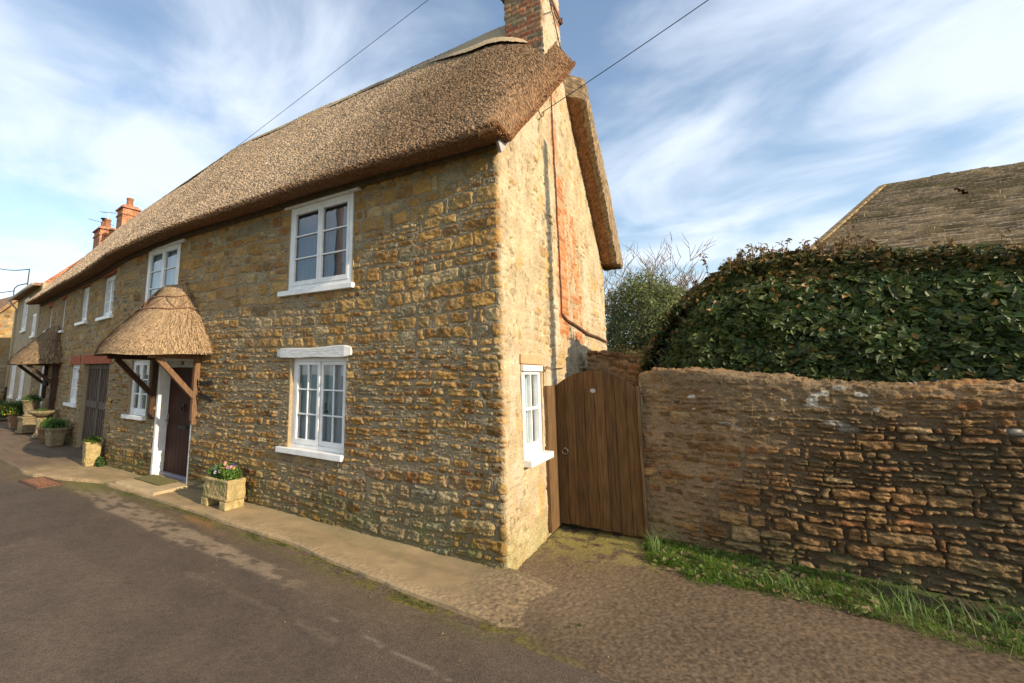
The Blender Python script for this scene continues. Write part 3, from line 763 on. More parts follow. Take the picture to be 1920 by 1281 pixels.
# ------------------------------------------------------------------ thatched porch hoods
def porch(parent, mw, wid, dep, z0, ht, nstraw, seed, dim=1.0, far=False):
    rs = np.random.RandomState(seed); hw = wid / 2
    hood_col = np.array([.33, .225, .13]) * dim
    ex = 2.6
    def surf(th, t, off=0.0):
        """th 0..pi (right wall to left wall), t 0 bottom .. 1 top"""
        ct = np.cos(th); st_ = np.sin(th)
        k = np.interp(t, [0, .12, .3, .5, .62, .8, 1.0], [1.0, .93, .74, .50, .36, .17, .0])
        ax = .44 + (hw - .44) * k; ay = .13 + (dep - .13) * k
        q = (np.abs(ct) ** ex + np.abs(st_) ** ex) ** (1 / ex)
        x = -.22 * t + (ax + off) * ct / q; y = -(ay + off) * st_ / q
        z = z0 + .02 + ht * t ** .96 + .015 * np.sin(th * 5)
        return x, y, z
    TH = np.linspace(0, np.pi, 150 if not far else 70); TT = np.linspace(0, 1, 90 if not far else 45)
    th, t = np.meshgrid(TH, TT, indexing='ij')
    x, y, z = surf(th, t)
    no = (rs.rand(*x.shape) - .5) * .03 + (fbm(th * 9, t * 9, seed, 2) - .5) * .05
    q = np.hypot(x, y) + .3
    x2 = x * (1 + no / q); y2 = y * (1 + no / q); z2 = z + no * .5
    # lower nose and underside
    rows = []
    for sc, dz in ((.62, .10), (.80, .02), (.93, -.03), (.985, -.035), (1.0, -.01)):
        rows.append(np.stack([x[:, 0] * sc, y[:, 0] * sc, z[:, 0] + dz + (rs.rand(len(TH)) - .5) * .018], -1))
    top = np.stack([x2[:, -1] * .9 - .01, y2[:, -1] * .1, z2[:, -1] + .03], -1)
    P = np.stack(rows + [np.stack([x2[:, j], y2[:, j], z2[:, j]], -1) for j in range(len(TT))] + [top], 1)
    r = rs.rand(*P.shape[:2])
    c = hood_col * (.45 + .8 * r)[..., None]
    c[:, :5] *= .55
    hood = grid_obj('porch_hood', P, M['straw'], parent, c, smooth=False)
    hood.matrix_basis = (wmat(parent).inverted() @ mw); BASE[hood.name] = mw
    # loose straws lying down the slope
    n = nstraw; t1 = rs.rand(n) ** 1.15 * .98; th1 = np.arccos(1 - 2 * rs.rand(n)) * .5 + rs.rand(n) * np.pi * .5
    ln = .10 + .14 * rs.rand(n); lt = ln / (ht * 1.25)
    t0 = np.clip(t1 - lt, -.035, 1); dth = (rs.rand(n) - .5) * .10
    o1 = .004 + .022 * rs.rand(n); o0 = .012 + .035 * rs.rand(n)
    a = np.stack(surf(np.clip(th1, 0, np.pi), t1, o1), 1); tc = np.clip(t0, 0, 1)
    b = np.stack(surf(np.clip(th1 + dth, 0, np.pi), tc, o0), 1); b[:, 2] -= (tc - t0) * ht
    d = b - a; side = np.cross(d, np.stack([np.cos(th1), -np.sin(th1), np.zeros(n) + .3], 1)); side /= np.linalg.norm(side, axis=1)[:, None] + 1e-9
    w = (.0022 + .002 * rs.rand(n))[:, None] * (2.2 if far else 1.0)
    V = np.stack([a - side * w, a + side * w, b + side * w, b - side * w], 1).reshape(-1, 3)
    F = np.arange(4 * n).reshape(n, 4)
    cc = np.repeat(np.array([.42, .29, .165])[None] * dim * (.4 + .95 * rs.rand(n))[:, None], 4, 0)
    fast_mesh('loose_straw', V, F, M['straw'], hood, cc, False, mw)
    # hazel rods pinning the hood
    rods = MB()
    def sp(a, t): return Vector([float(v) for v in surf(np.array(a), np.array(t), .052)])
    for t in (.60, .80): rods.tube([sp(a, t + .01 * math.sin(a * 7)) for a in np.linspace(.05, math.pi - .05, 40)], .013, 6)
    if not far:
        for k in range(6):
            a0 = .15 + k * .48
            if k % 2: rods.tube([sp(a0 + .45 * i / 5, .6 + .2 * i / 5) for i in range(6)], .008, 6)
            else: rods.tube([sp(a0 + .45 * i / 5, .8 - .2 * i / 5) for i in range(6)], .008, 6)
        for t in (.6, .8):
            for a in np.linspace(.15, 3.0, 12):
                p = sp(a, t); rods.tube([p + Vector((0, 0, -.02)), p + Vector((.004, -.012, .022))], .007, 5)
    rods.build('hazel_rods', M['hazel'], hood, mw, smooth=True)
    return hood
M['hazel'] = mat_plain('hazel_rod', (.22, .12, .07), .7, .3, 30, .7, 1.25)

def bracket(hood, mw, x, mat, top=2.10, name='bracket'):
    b = MB(); b.box(x - .035, x + .035, -.10, .0, 1.08, top)
    # notched foot
    b.box(x - .028, x + .028, -.085, .0, 1.02, 1.08)
    b.bar((x, -.08, 1.48), (x, -.72, top + .0), .062, .085)
    b.box(x - .035, x + .035, -.86, -.0, top - .01, top + .08)
    b.build(name, mat, hood, mw, bevel=.005)
mwp = T(-6.13, 0, 0)
hood1 = porch(cottage, mwp, 2.24, 1.12, 2.17, 1.24, 26000, 900)
bracket(hood1, mwp, .76, M['oak']); bracket(hood1, mwp, -.60, M['darkoak'])

# ------------------------------------------------------------------ far house of the terrace
FW = [(.62, 3.10, .95, .95), (2.80, 3.12, .80, .93), (5.36, 3.03, .48, .95), (7.26, 3.15, .52, .76), ]
FG = (2.93, 1.05, .93, .98); GAR = (.42, .04, 2.10, 2.0); FD = (7.15, .05, .95, 1.95)
def far_walls():
    U1 = np.arange(0, 9.42, .028); V1 = np.arange(-.1, 4.4, .020)
    hl = [(a, a + w, z, z + h) for a, z, w, h in FW + [FG, GAR, FD]]
    hl = [(a, b, c, d) for a, b, c, d in hl]
    hol = [(FW[i][0], FW[i][0] + FW[i][2], FW[i][1], FW[i][1] + FW[i][3]) for i in range(len(FW))]
    hol += [(FG[0], FG[0] + FG[2], FG[1], FG[1] + FG[3]), (GAR[0], GAR[0] + GAR[2], GAR[1], GAR[1] + GAR[3]), (FD[0], FD[0] + FD[2], FD[1], FD[1] + FD[3])]
    snap(U1, [x for h in hol for x in h[:2]]); snap(V1, [x for h in hol for x in h[2:]])
    U, V = np.meshgrid(U1, V1, indexing='ij')
    h, c = rubble(U + 20, V, 303, 'front')
    ca, sa = math.cos(ANG), math.sin(ANG)
    P = np.stack([BX - U * ca - h * sa, U * sa - h * ca, V], -1)
    m, _, _ = holes_mask(U, V, hol)
    grid_obj('wall', P, M['stone'], farhouse, c, m, flip=True)
    s = MB(); f = seg_frame(9.42)
    s.box(0, 9.3, 5.4, 5.69, -.1, 4.2, f); s.box(0, .25, .35, 5.4, -.1, 4.1, f); s.build('rear_wall', M['render'], farhouse)
far_walls()
def brick_lintel(w, h, z):
    def fn(win, mw):
        l = MB(); n = int(w / .078)
        for i in range(n): x = -.05 + (w + .10) * i / n; l.box(x + .003, x + (w + .10) / n - .003, -.022, .02, z, z + h)
        l.build('lintel', M['redbrick'], win, mw)
    return fn
for i, (a, z, w, h) in enumerate(FW):
    window(farhouse, seg_frame(a + w, 0, z), w, h, 2 if w > .6 else 1, 3, .06, (.10, .10), brick_lintel(w, .20, h + .0), .05, bar=.022)
window(farhouse, seg_frame(FG[0] + FG[2], 0, FG[1]), FG[2], FG[3], 2, 3, .05, (.12, .10), brick_lintel(FG[2], .22, FG[3]), .05, bar=.022)
def garage():
    for a, z, w, h in (GAR, FD):
        r = MB(); fm = seg_frame(a + w, 0, z); r.box(-.03, .0, -.0, .4, -.1, h + .02); r.box(w, w + .03, .0, .4, -.1, h + .02); r.box(-.03, w + .03, .0, .4, h, h + .03); r.build('door_reveal', M['revealm'], farhouse, fm)
    mw = seg_frame(GAR[0] + GAR[2], 0, GAR[1]); w, h = GAR[2], GAR[3]
    d = MB(); d.box(0, w, .14, .18, 0, h)
    for a, b, p, q in ((0, .09, 0, h), (w - .09, w, 0, h), (.09, w - .09, h - .12, h), (.09, w - .09, .98, 1.14), (.09, w - .09, 0, .14), (w / 2 - .06, w / 2 + .06, .14, h - .12)):
        d.box(a, b, .10, .14, p, q)
    n = 12
    for i in range(1, n):
        x = .09 + (w - .18) * i / n
        if abs(x - w / 2) > .07: d.box(x - .018, x + .018, .118, .145, .14, h - .12)
    door = d.build('plank_door', M['greydoor'], farhouse, mw, bevel=.004)
    l = MB(); n = 27
    for i in range(n): x = -.10 + (w + .2) * i / n; l.box(x + .003, x + (w + .2) / n - .003, -.03, .12, h, h + .22)
    l.build('door_lintel', M['redbrick'], farhouse, mw)
    mwd = seg_frame(FD[0] + FD[2], 0, FD[1]); w, h = FD[2], FD[3]
    d = MB(); d.box(0, w, .08, .12, 0, h)
    for a, b, p, q in ((0, .1, 0, h), (w - .1, w, 0, h), (.1, w - .1, h - .1, h), (.1, w - .1, .95, 1.05), (.1, w - .1, 0, .15)): d.box(a, b, .05, .08, p, q)
    d.build('white_door', M['white'], farhouse, mwd, bevel=.005)
garage()
mw2 = seg_frame(6.05)
hood2 = porch(farhouse, mw2, 2.3, 1.0, 2.06, 1.08, 9000, 901, .62, True)
bracket(hood2, mw2, .80, M['darkoak'], 2.02); bracket(hood2, mw2, -.75, M['darkoak'], 2.02)
b = MB(); b.box(.62, .74, -.14, -.0, .1, 2.0); b.box(-.05, .55, -.02, .03, .1, 2.02); b.build('porch_post', M['redwood'] if 'redwood' in M else M['darkoak'], hood2, mw2, bevel=.006)
l = MB(); l.lathe([(.03, 0), (.07, .02), (.07, .16), (.03, .22)], (.45, -.22, 1.42), 12); l.bar((.45, -.2, 1.62), (.62, -.08, 1.62), .02, .02)
l.build('porch_lantern', M['iron'], hood2, mw2)

def brick_mat():
    m, nt, b = nodes('chimney_brick', .9, .2)
    tc = N(nt, 'ShaderNodeTexCoord'); sp = N(nt, 'ShaderNodeSeparateXYZ'); nt.links.new(tc.outputs['Object'], sp.inputs[0])
    ad = N(nt, 'ShaderNodeMath', operation='ADD'); nt.links.new(sp.outputs[0], ad.inputs[0]); nt.links.new(sp.outputs[1], ad.inputs[1])
    cb = N(nt, 'ShaderNodeCombineXYZ'); nt.links.new(ad.outputs[0], cb.inputs[0]); nt.links.new(sp.outputs[2], cb.inputs[1])
    br = N(nt, 'ShaderNodeTexBrick', Scale=1.0); br.inputs['Brick Width'].default_value = .22; br.inputs['Row Height'].default_value = .075
    br.inputs['Mortar Size'].default_value = .008; br.inputs['Color1'].default_value = (.48, .16, .07, 1); br.inputs['Color2'].default_value = (.34, .12, .06, 1); br.inputs['Mortar'].default_value = (.45, .33, .22, 1)
    nt.links.new(cb.outputs[0], br.inputs['Vector'])
    c, f = noise_mul(nt, br.outputs['Color'], 6, .6, 1.35, tc.outputs['Object'], 5)
    nt.links.new(c, b.inputs['Base Color']); add_bump(nt, b, f, .4, .01); return m
M['cbrick'] = brick_mat()
def small_chimney(parent, mw, wx, wy, z0, z1, pots, mat):
    c = MB(); c.box(-wx / 2, wx / 2, -wy / 2, wy / 2, z0, z1); c.box(-wx / 2 - .04, wx / 2 + .04, -wy / 2 - .04, wy / 2 + .04, z1 - .28, z1 - .20)
    c.box(-wx / 2 - .07, wx / 2 + .07, -wy / 2 - .07, wy / 2 + .07, z1, z1 + .07); c.box(-wx / 2 + .02, wx / 2 - .02, -wy / 2 + .02, wy / 2 - .02, z1 + .07, z1 + .16)
    ch = c.build('chimney', mat, parent, mw, bevel=.012)
    for x, y, cowl in pots:
        p = MB(); p.lathe([(.15, 0), (.135, .06), (.12, .34), (.14, .36), (.14, .41), (.11, .42)], (x, y, z1 + .14), 16); po = p.build('chimney_pot', M['terracotta'], ch, mw, True)
        if cowl:
            q = MB(); q.lathe([(.10, .40), (.10, .50)], (x, y, z1 + .14), 10)
            for a in range(4): q.box(x + .09 * math.cos(a * 1.57) - .01, x + .09 * math.cos(a * 1.57) + .01, y + .09 * math.sin(a * 1.57) - .01, y + .09 * math.sin(a * 1.57) + .01, z1 + .62, z1 + .72)
            q.lathe([(.16, .56), (.17, .59), (.02, .64)], (x, y, z1 + .14), 14); q.build('cowl', M['iron'], po, mw)
    return ch
small_chimney(farhouse, T(-18.7, 4.35, 0) @ Matrix.Rotation(-ANG, 4, 'Z'), .80, .62, 6.9, 8.75, [(.1, 0, False)], M['cbrick'])

# ------------------------------------------------------------------ taller rendered house beyond, and the house that closes the street
endhouse = thing('rendered_house', 'taller buff house at the far end of the terrace with gutter, cream downpipe and aerials', 'house', (-20.5, 4.6, 0))
def end_house():
    mw = seg_frame(15.1)      # local x 0..5.6, y inwards
    L, D, ez, rz = 5.55, 5.6, 5.0, 8.0
    w = MB(); w.box(0, L, 0, D, -.1, ez); w.build('wall', M['render'], endhouse, mw)
    vs = [(L + .001, 0, ez), (L + .001, D, ez), (L + .001, D / 2, rz - .1), (L - .3, 0, ez), (L - .3, D, ez), (L - .3, D / 2, rz - .1)]
    mesh_obj('brick_gable', vs, [(0, 1, 2), (5, 4, 3), (0, 2, 5, 3), (1, 4, 5, 2)], M['cbrick'], endhouse, mw)
    r = MB(); t = .10
    for a, c in (((-.25, ez - .10), (D / 2, ez + .25)), ((D + .25, ez - .10), (D / 2, ez + .25))):
        b0 = len(r.v)
        for x in (-.1, L - .32):
            for y, z in (a, c, (c[0], c[1] + t * 1.4), (a[0], a[1] + t)): r.v.append((x, y, z))
        r.f += [(b0, b0 + 1, b0 + 2, b0 + 3), (b0 + 7, b0 + 6, b0 + 5, b0 + 4)] + [(b0 + i, b0 + 4 + i, b0 + 4 + (i + 1) % 4, b0 + (i + 1) % 4) for i in range(4)]
    r.build('roof', M['tile'], endhouse, mw)
    g = MB(); g.tube([(-.1, -.30, ez - .12), (L + .1, -.30, ez - .10)], .055, 10); g.build('gutter', M['fascia'], endhouse, mw, True)
    g = MB(); g.tube([(.25, -.30, ez - .15), (.25, -.25, ez - .3), (.25, -.06, ez - .5), (.25, -.06, 1.15)], .04, 10); p = g.build('downpipe', M['pipe'], endhouse, mw, True)
    g = MB(); g.tube([(.25, -.06, 1.15), (.25, -.06, .55)], .045, 10); g.build('downpipe_foot', M['iron'], p, mw, True)
    g = MB(); g.tube([(.25, -.06, .55), (.25, -.06, .05)], .04, 10); g.build('downpipe_shoe', M['pipe'], p, mw, True)
    for x, z, ww, hh in ((4.65, 3.10, .62, .80), (2.15, 3.42, .95, 1.30), (3.5, .80, .62, 1.15), (1.15, .80, .85, 1.35)):
        window(endhouse, mw @ T(x, -.004, z), ww, hh, 1, 2, -.03, (.06, .06), None, .05)
    ch = small_chimney(endhouse, mw @ T(1.7, D / 2 - .2, 0), 1.05, .62, 5.6, 8.3, [(-.3, 0, True), (.3, 0, False)], M['cbrick'])
    def aerial(p, top, ang, n=9, nm='aerial'):
        a = MB(); x, y, z = p; a.tube([(x, y, z), (x, y, top)], .014, 6)
        dx, dy = math.cos(ang), math.sin(ang); Lb = .55
        a.tube([(x - dx * Lb, y - dy * Lb, top + .10), (x + dx * Lb, y + dy * Lb, top - .12)], .010, 6)
        for i in range(n):
            k = -1 + 2 * i / (n - 1); c = (x + dx * Lb * k, y + dy * Lb * k, top - .11 * k); e = .06 + .06 * (k < -.5)
            a.tube([(c[0] + dy * e, c[1] - dx * e, c[2]), (c[0] - dy * e, c[1] + dx * e, c[2])], .005, 5)
        a.build(nm, M['steel'], ch, mw)
    aerial((2.0, D / 2 - .2, 8.4), 9.2, .3); aerial((.85, D / 2 - .2, 6.4), 9.0, 1.0)
    st = MB(); st.tube([(.85, D / 2 - .2, 7.5), (1.2, D / 2 - .2, 7.5)], .012, 5); st.tube([(.85, D / 2 - .2, 7.9), (1.2, D / 2 - .2, 7.9)], .012, 5); st.build('aerial_bracket', M['iron'], ch, mw)
    bk = MB(); bk.tube([(L - 1.2, -.28, ez), (L - 1.2, -.28, ez + .62)], .02, 6); bk.build('wire_bracket', M['iron'], endhouse, mw)
    bk = MB(); bk.tube([(.9, -.28, ez - .1), (.9, -.28, ez + .30), (1.1, -.2, ez + .42), (2.0, .0, ez + .42)], .022, 6); bk.build('wire_bracket', M['iron'], endhouse, mw)
end_house()
closer = thing('stone_house', 'stone house facing up the lane at the far left, its dark roof edge sloping', 'house', (-28.5, 2.5, 0))
def close_house():
    U, V = np.meshgrid(np.arange(-1.6, 3.35, .06), np.arange(-.1, 8.0, .04), indexing='ij')
    h, c = rubble(U, V * .9, 505, 'front')
    P = np.stack([-27.0 + h, U, V], -1)
    uc = U[:-1, :-1]; ln = lambda y: 4.75 + 1.15 * (y - 2.5)
    grid_obj('wall', P, M['stone'], closer, c, V[:-1, :-1] < np.minimum(ln(uc), 20))
    w = MB(); w.box(-34, -27.1, 2.2, 3.2, -.1, 4.2); w.build('side_wall', M['render'], closer)
    vs = [(x, y, ln(y) + .10) for x, y in ((-26.8, -1.0), (-26.8, 3.25), (-34, 3.25), (-34, -1.0))]; vs += [(x, y, z - .20) for x, y, z in vs]
    mesh_obj('roof', vs, [(0, 1, 2, 3), (7, 6, 5, 4), (0, 4, 5, 1), (1, 5, 6, 2), (2, 6, 7, 3), (3, 7, 4, 0)], M['tile'], closer)
    window(closer, T(-26.98, 1.55, 2.2) @ Matrix.Rotation(R_(90), 4, 'Z'), .9, 1.1, 1, 2, -.03, (.05, .05), None, .06)
close_house()
# ------------------------------------------------------------------ ground, road, pavement
def kerb_y(x):
    return np.interp(x, [-40, -12, -8.6, -8.3, -7.0, -5.2, -2.2, -.56, .25, .6, .9], [2.6, -1.1, -1.12, -1.02, -.62, -.60, -.63, -.82, -.80, -.62, -.2])
def street_fall(x): return np.interp(x, [-60, -27, -17, -12, -9, 3, 60], [-1.2, -.2, .02, .09, .0, .0, -.6])
# far ground: one sheet to the horizon
b = MB(); b.v = [(-400, -400, -1.4), (400, -400, -1.4), (400, 400, -1.4), (-400, 400, -1.4)]; b.f = [(0, 1, 2, 3)]
M['field'] = mat_plain('field_ground', (.07, .10, .035), .95, .1, .2, .7, 1.3)
tag(b.build('ground', M['field']), kind='structure')
M['garden'] = mat_plain('garden_soil_and_turf', (.06, .075, .03), .95, .1, 3, .6, 1.4, .6, .03)
g = MB(); g.box(-.2, 30, 1.95, 40, -1.3, .02); g.box(-40, -.2, 5.6, 40, -1.3, .02); tag(g.build('garden_ground', M['garden']), kind='structure')

def asphalt_mat():
    m, nt, b = nodes('asphalt', .9, .25)
    at = N(nt, 'ShaderNodeAttribute', attribute_name='Col'); tc = N(nt, 'ShaderNodeTexCoord')
    vo = N(nt, 'ShaderNodeTexVoronoi', Scale=120.0); nt.links.new(tc.outputs['Object'], vo.inputs['Vector'])
    mr = N(nt, 'ShaderNodeMapRange'); mr.inputs['To Min'].default_value = .72; mr.inputs['To Max'].default_value = 1.3
    sp = N(nt, 'ShaderNodeSeparateColor'); nt.links.new(vo.outputs['Color'], sp.inputs[0]); nt.links.new(sp.outputs[0], mr.inputs['Value'])
    mx = N(nt, 'ShaderNodeVectorMath', operation='SCALE'); nt.links.new(at.outputs['Color'], mx.inputs[0]); nt.links.new(mr.outputs[0], mx.inputs['Scale'])
    c, f = noise_mul(nt, mx.outputs[0], 2.2, .88, 1.12, tc.outputs['Object'], 6)
    nt.links.new(c, b.inputs['Base Color']); add_bump(nt, b, vo.outputs['Distance'], .6, .004); return m
M['asphalt'] = asphalt_mat()
def road_z(x, y):
    up = .05 * sst(-.75, .8, y) * sst(.15, .9, x)
    up = up + .02 * sst(-.5, 1.0, y - kerb_y(x))
    return -.05 + up - .02 * sst(-1.5, -6, y) + street_fall(x)
def road():
    xs = np.concatenate([-np.geomspace(60, 12, 50), np.arange(-11.9, 5.5, .03), np.geomspace(5.55, 60, 40)])
    ys = np.concatenate([np.arange(-3.9, 1.9, .03)]); ys = np.concatenate([np.linspace(-9.5, -3.95, 30), ys, np.linspace(2.0, 4.2, 12)])
    X, Y = np.meshgrid(xs, ys, indexing='ij')
    Z = road_z(X, Y) + (fbm(X * .7, Y * .7, 600, 3) - .5) * .02
    c = np.array([.090, .066, .047]) * (.9 + .2 * fbm(X * .8, Y * 1.6, 601, 4))[..., None]
    k = Y - kerb_y(X)                         # 0 at the kerb, negative on the road
    # scuffed pale band and older brown surfacing beside the kerb
    worn = sst(-.75, -.15, k + .25 * (fbm(X * 1.3, Y * 3, 602, 3) - .5)) * sst(1.2, -.5, X)
    c = mixc(c, (.125, .088, .05), .75 * worn)
    band = sst(.10, .02, np.abs(Y + 1.22 + .06 * (X + 2.0) + .18 * (fbm(X * .9, Y * 0, 603, 3) - .5)) - .03 - .10 * sst(-1.8, -4.5, X) - .10 * (fbm(X * 2.0, Y * 5, 609, 4) - .5)) * sst(-1.3, -1.9, X) * sst(-9, -6, X) * sst(.36, .50, fbm(X * 7, Y * 16, 604, 4))
    c = mixc(c, (.23, .17, .11), .9 * band)
    b2 = sst(.05, .0, np.abs(Y + 1.72 + .03 * X + .1 * (fbm(X * 1.2, X * 0, 607, 2) - .5)) - .02) * sst(.5, .66, fbm(X * 4, Y * 12, 608, 4)) * (X < 1) * (X > -3)
    c = mixc(c, (.17, .13, .09), .3 * b2)
    moss = sst(-.30, -.04, k) * sst(.02, -.02, k) * sst(.40, .58, fbm(X * 2.2, Y * 7, 605, 4)) * sst(.8, .2, X)
    c = mixc(c, np.array([.10, .10, .025]) * (.5 + 1.0 * vn(X * 30, Y * 30, 623))[..., None], .7 * moss)
    rust = sst(-.34, -.08, k) * sst(.0, -.05, k) * np.exp(-((X + 4.0) / .8) ** 2) * sst(.4, .6, fbm(X * 2.5, Y * 8, 606, 3))
    c = mixc(c, (.28, .13, .05), .6 * rust)
    c = c * (.86 + .28 * vn(X * 31, Y * 31, 624))[..., None]
    gre = np.exp(-((X + 7.1) / .7) ** 2 - ((Y + .85) / .22) ** 2); c = mixc(c, (.13, .12, .03), .75 * gre)
    patch = sst(.03, -.03, np.maximum(np.abs(X + 3.9 + .2 * Y) - 1.5, np.abs(Y + 2.75) - .62) + .03 * (fbm(X * 5, Y * 5, 625, 3) - .5))
    c = mixc(c, c * 1.13, patch)
    crk = np.abs(Y + 1.55 + .10 * np.sin(X * 1.7) + .16 * (fbm(X * 2.2, X * 0, 626, 4) - .5)); c = mixc(c, (.20, .155, .11), .7 * sst(.022, .008, crk) * sst(-1.1, -.8, X) * sst(1.6, 1.2, X) * sst(.40, .5, fbm(X * 6, Y * 6, 627, 3)))
    crk = np.abs(Y + 2.05 + .3 * X + .2 * (fbm(X * 1.7, X * 0, 628, 4) - .5)); c = mixc(c, (.06, .045, .035), .6 * sst(.018, .006, crk) * sst(.42, .55, fbm(X * 2, Y * 2, 629, 3)))
    m = ~((X[:-1, :-1] < -.35) & (Y[:-1, :-1] > kerb_y(X[:-1, :-1]) + .12 + .0)) | (X[:-1, :-1] < -30)
    m &= ~((X[:-1, :-1] > .3) & (Y[:-1, :-1] > 1.95))
    tag(grid_obj('road', np.stack([X, Y, Z], -1), M['asphalt'], None, c, m), kind='structure')
    # coarse older tarmac between road edge, gate and garden wall
    xs = np.arange(-3.4, 5.6, .0115); ys = np.arange(-1.25, 1.86, .0115); X, Y = np.meshgrid(xs, ys, indexing='ij')
    e = np.where(X < .3, np.minimum(kerb_y(X) - .03 - .13 * sst(-3.2, -.6, X), 9), -.95) + .10 * (fbm(X * 2.5, X * 0, 610, 3) - .5) - .05 * (X > 1.2)
    lft = .26 + .55 * (fbm(Y * 1.2, Y * 0, 611, 2) - .5) - .35 * sst(-.4, -1.1, Y) * 1.2
    depth = Y - e + .03 * (fbm(X * 9, Y * 9, 621, 3) - .5)
    depth = np.minimum(depth, 9)
    peb = vn(X * 62, Y * 62, 612) + .5 * vn(X * 120, Y * 120, 613)
    Z = road_z(X, Y) + (fbm(X * .7, Y * .7, 600, 3) - .5) * .02 + .006 + .008 * (peb - .7) * sst(0, .15, depth) + .004 * (fbm(X * 12, Y * 12, 616, 3) - .5) - .03 * sst(.03, -.04, depth)
    c = np.array([.112, .078, .048]) * (.5 + .95 * vn(X * 66, Y * 66, 614))[..., None] * (.8 + .4 * fbm(X * 2, Y * 2, 615, 3))[..., None]
    yel = sst(.2, 1.45, Y) * sst(1.5, .7, X + .5 * (fbm(X * 3, Y * 3, 617, 3) - .5))
    c = mixc(c, (.27, .235, .065), .8 * yel * sst(.3, .55, fbm(X * 9, Y * 9, 618, 3)))
    tan = sst(1.5, .3, X + .3 * (fbm(X * 3, Y * 3, 619, 3) - .5)) * sst(-.9, -.2, Y) * (1 - yel)
    c = mixc(c, np.array([.19, .135, .08]) * (.6 + .8 * vn(X * 60, Y * 60, 642))[..., None], .6 * tan)
    ms = sst(.22, .0, np.abs(depth - .05)) * sst(.40, .55, fbm(X * 5, Y * 5, 620, 3)) * sst(1.3, .2, X)
    c = mixc(c, np.array([.115, .095, .022]) * (.4 + 1.2 * vn(X * 70, Y * 70, 622))[..., None], .85 * ms)
    Xc, Yc = X[:-1, :-1], Y[:-1, :-1]; m = (depth[:-1, :-1] > -.03) & ((Yc < kerb_y(Xc) + .10) | (Xc > .15) | ((Xc > .0) & (Yc > .0))) & ~((Xc < .01) & (Yc > -.05))
    tag(grid_obj('lane_apron', np.stack([X, Y, Z], -1), M['tarmac'], None, c, m), kind='structure')
M['tarmac'] = mat_col('coarse_tarmac', 160, .7, 1.3, .4, .003, .92, .2)
road()
def pavement():
    xs = np.concatenate([-np.geomspace(30, 9.1, 60), np.arange(-9.06, .80, .014)]); ts = np.concatenate([[-.06, -.03, -.012, 0], np.linspace(.015, 1, 60)])
    X, Tt = np.meshgrid(xs, ts, indexing='ij')
    ky = kerb_y(X) + .035 * (fbm(X * 2.4, X * 0, 630, 3) - .5) * 2
    yw = np.where(X < BX, (BX - X) * math.tan(ANG) + .02, .03); yw = np.where(X > 0, .03 + .0 * X, yw) + .04
    tcl = np.clip(Tt, 0, 1); Y = ky + (yw - ky) * tcl + np.where(Tt < 0, Tt * .25, 0)
    dist = Y - ky
    top = .0 + .035 * sst(.35, .0, -(Y - yw)) * sst(-6, -3, X) + (fbm(X * 5, Y * 5, 631, 3) - .5) * .012
    Z = top - .012 * sst(.06, 0, dist) ** 2 - .10 * (Tt < -.02) - .01 * (Tt < 0) + street_fall(X)
    Z = Z + .003 - .085 * sst(.0, .70, X + .10 * (fbm(X * 5, Y * 5, 640, 3) - .5))
    slab = np.zeros_like(X)
    fade = sst(-.55, .30, X + .3 * (fbm(X * 4, Y * 4, 641, 3) - .5))
    for q in (-8.75, -7.62, -9.9, -11.2, -12.6): slab = np.maximum(slab, sst(.014, .004, np.abs(X - q + .25 * dist)))
    slab = slab * (X < -6.8)
    Z = Z - slab * .008
    c = np.array([.315, .225, .12]) * (.7 + .6 * fbm(X * 3, Y * 5, 632, 4))[..., None]
    rough = sst(.24, .05, dist + .06 * (fbm(X * 6, Y * 6, 633, 2) - .5))
    c = mixc(c, (.33, .235, .13), rough * .7) * (1 + rough * .5 * (vn(X * 90, Y * 90, 634) - .5))[..., None]
    Z = Z + (rough * .009 + fade * .016) * (vn(X * 60, Y * 60, 635) - .5) * (Tt > 0)
    c = mixc(c, (.22, .19, .10), .5 * sst(.30, .12, -(Y - yw) + .1 * (fbm(X * 3, Y * 3, 636, 3) - .5)) * sst(.3, .55, fbm(X * 3, Y * 3, 639, 2)))
    c = mixc(c, (.15, .13, .06), .3 * sst(.55, .7, fbm(X * 1.8, Y * 4, 637, 4)))
    c = mixc(c, np.array([.125, .088, .06]) * (.6 + .8 * fbm(X * 2, Y * 9, 643, 3))[..., None], .85 * sst(-8.8, -9.6, X))
    c = mixc(c, (.08, .065, .04), slab * .9); c = mixc(c, np.array([.185, .132, .075]) * (.5 + 1.0 * vn(X * 60, Y * 60, 642))[..., None], fade)
    tag(grid_obj('pavement', np.stack([X, Y, Z], -1), M['tarmac'], None, c), kind='structure')
pavement()
st = thing('doorstep', 'low worn stone slab step in front of the brown front door', 'doorstep', (-6.05, -.25, 0))
def slab(name, x0, x1, y0, y1, z0, z1, mat, parent, colr, seed):
    X, Y = np.meshgrid(np.linspace(x0, x1, 60), np.linspace(y0, y1, 34), indexing='ij')
    e = np.minimum(np.minimum(X - x0, x1 - X), np.minimum(Y - y0, y1 - Y)); 
    Z = z1 + (fbm(X * 7, Y * 7, seed, 3) - .5) * .012 - .02 * sst(.02, 0, e)
    first = e <= 1e-6; Z = np.where(first, z0, Z)
    c = np.array(colr) * (.75 + .5 * fbm(X * 5, Y * 5, seed + 1, 4))[..., None]
    X = X + .02 * (vn(Y * 7, X * 3, seed + 2) - .5); Y = Y + .02 * (vn(X * 7, Y * 3, seed + 3) - .5)
    return grid_obj(name, np.stack([X, Y, Z], -1), mat, parent, c)
slab('step_slab', -6.72, -5.42, -.585, .13, -.05, .042, M['tarmac'], st, (.40, .30, .17), 640)
mt = MB(); mt.box(-6.62, -5.78, -.31, .04, .043, .056)
for i in range(28): x = -6.60 + i * .0295; mt.box(x, x + .012, -.30, .03, .055, .063)
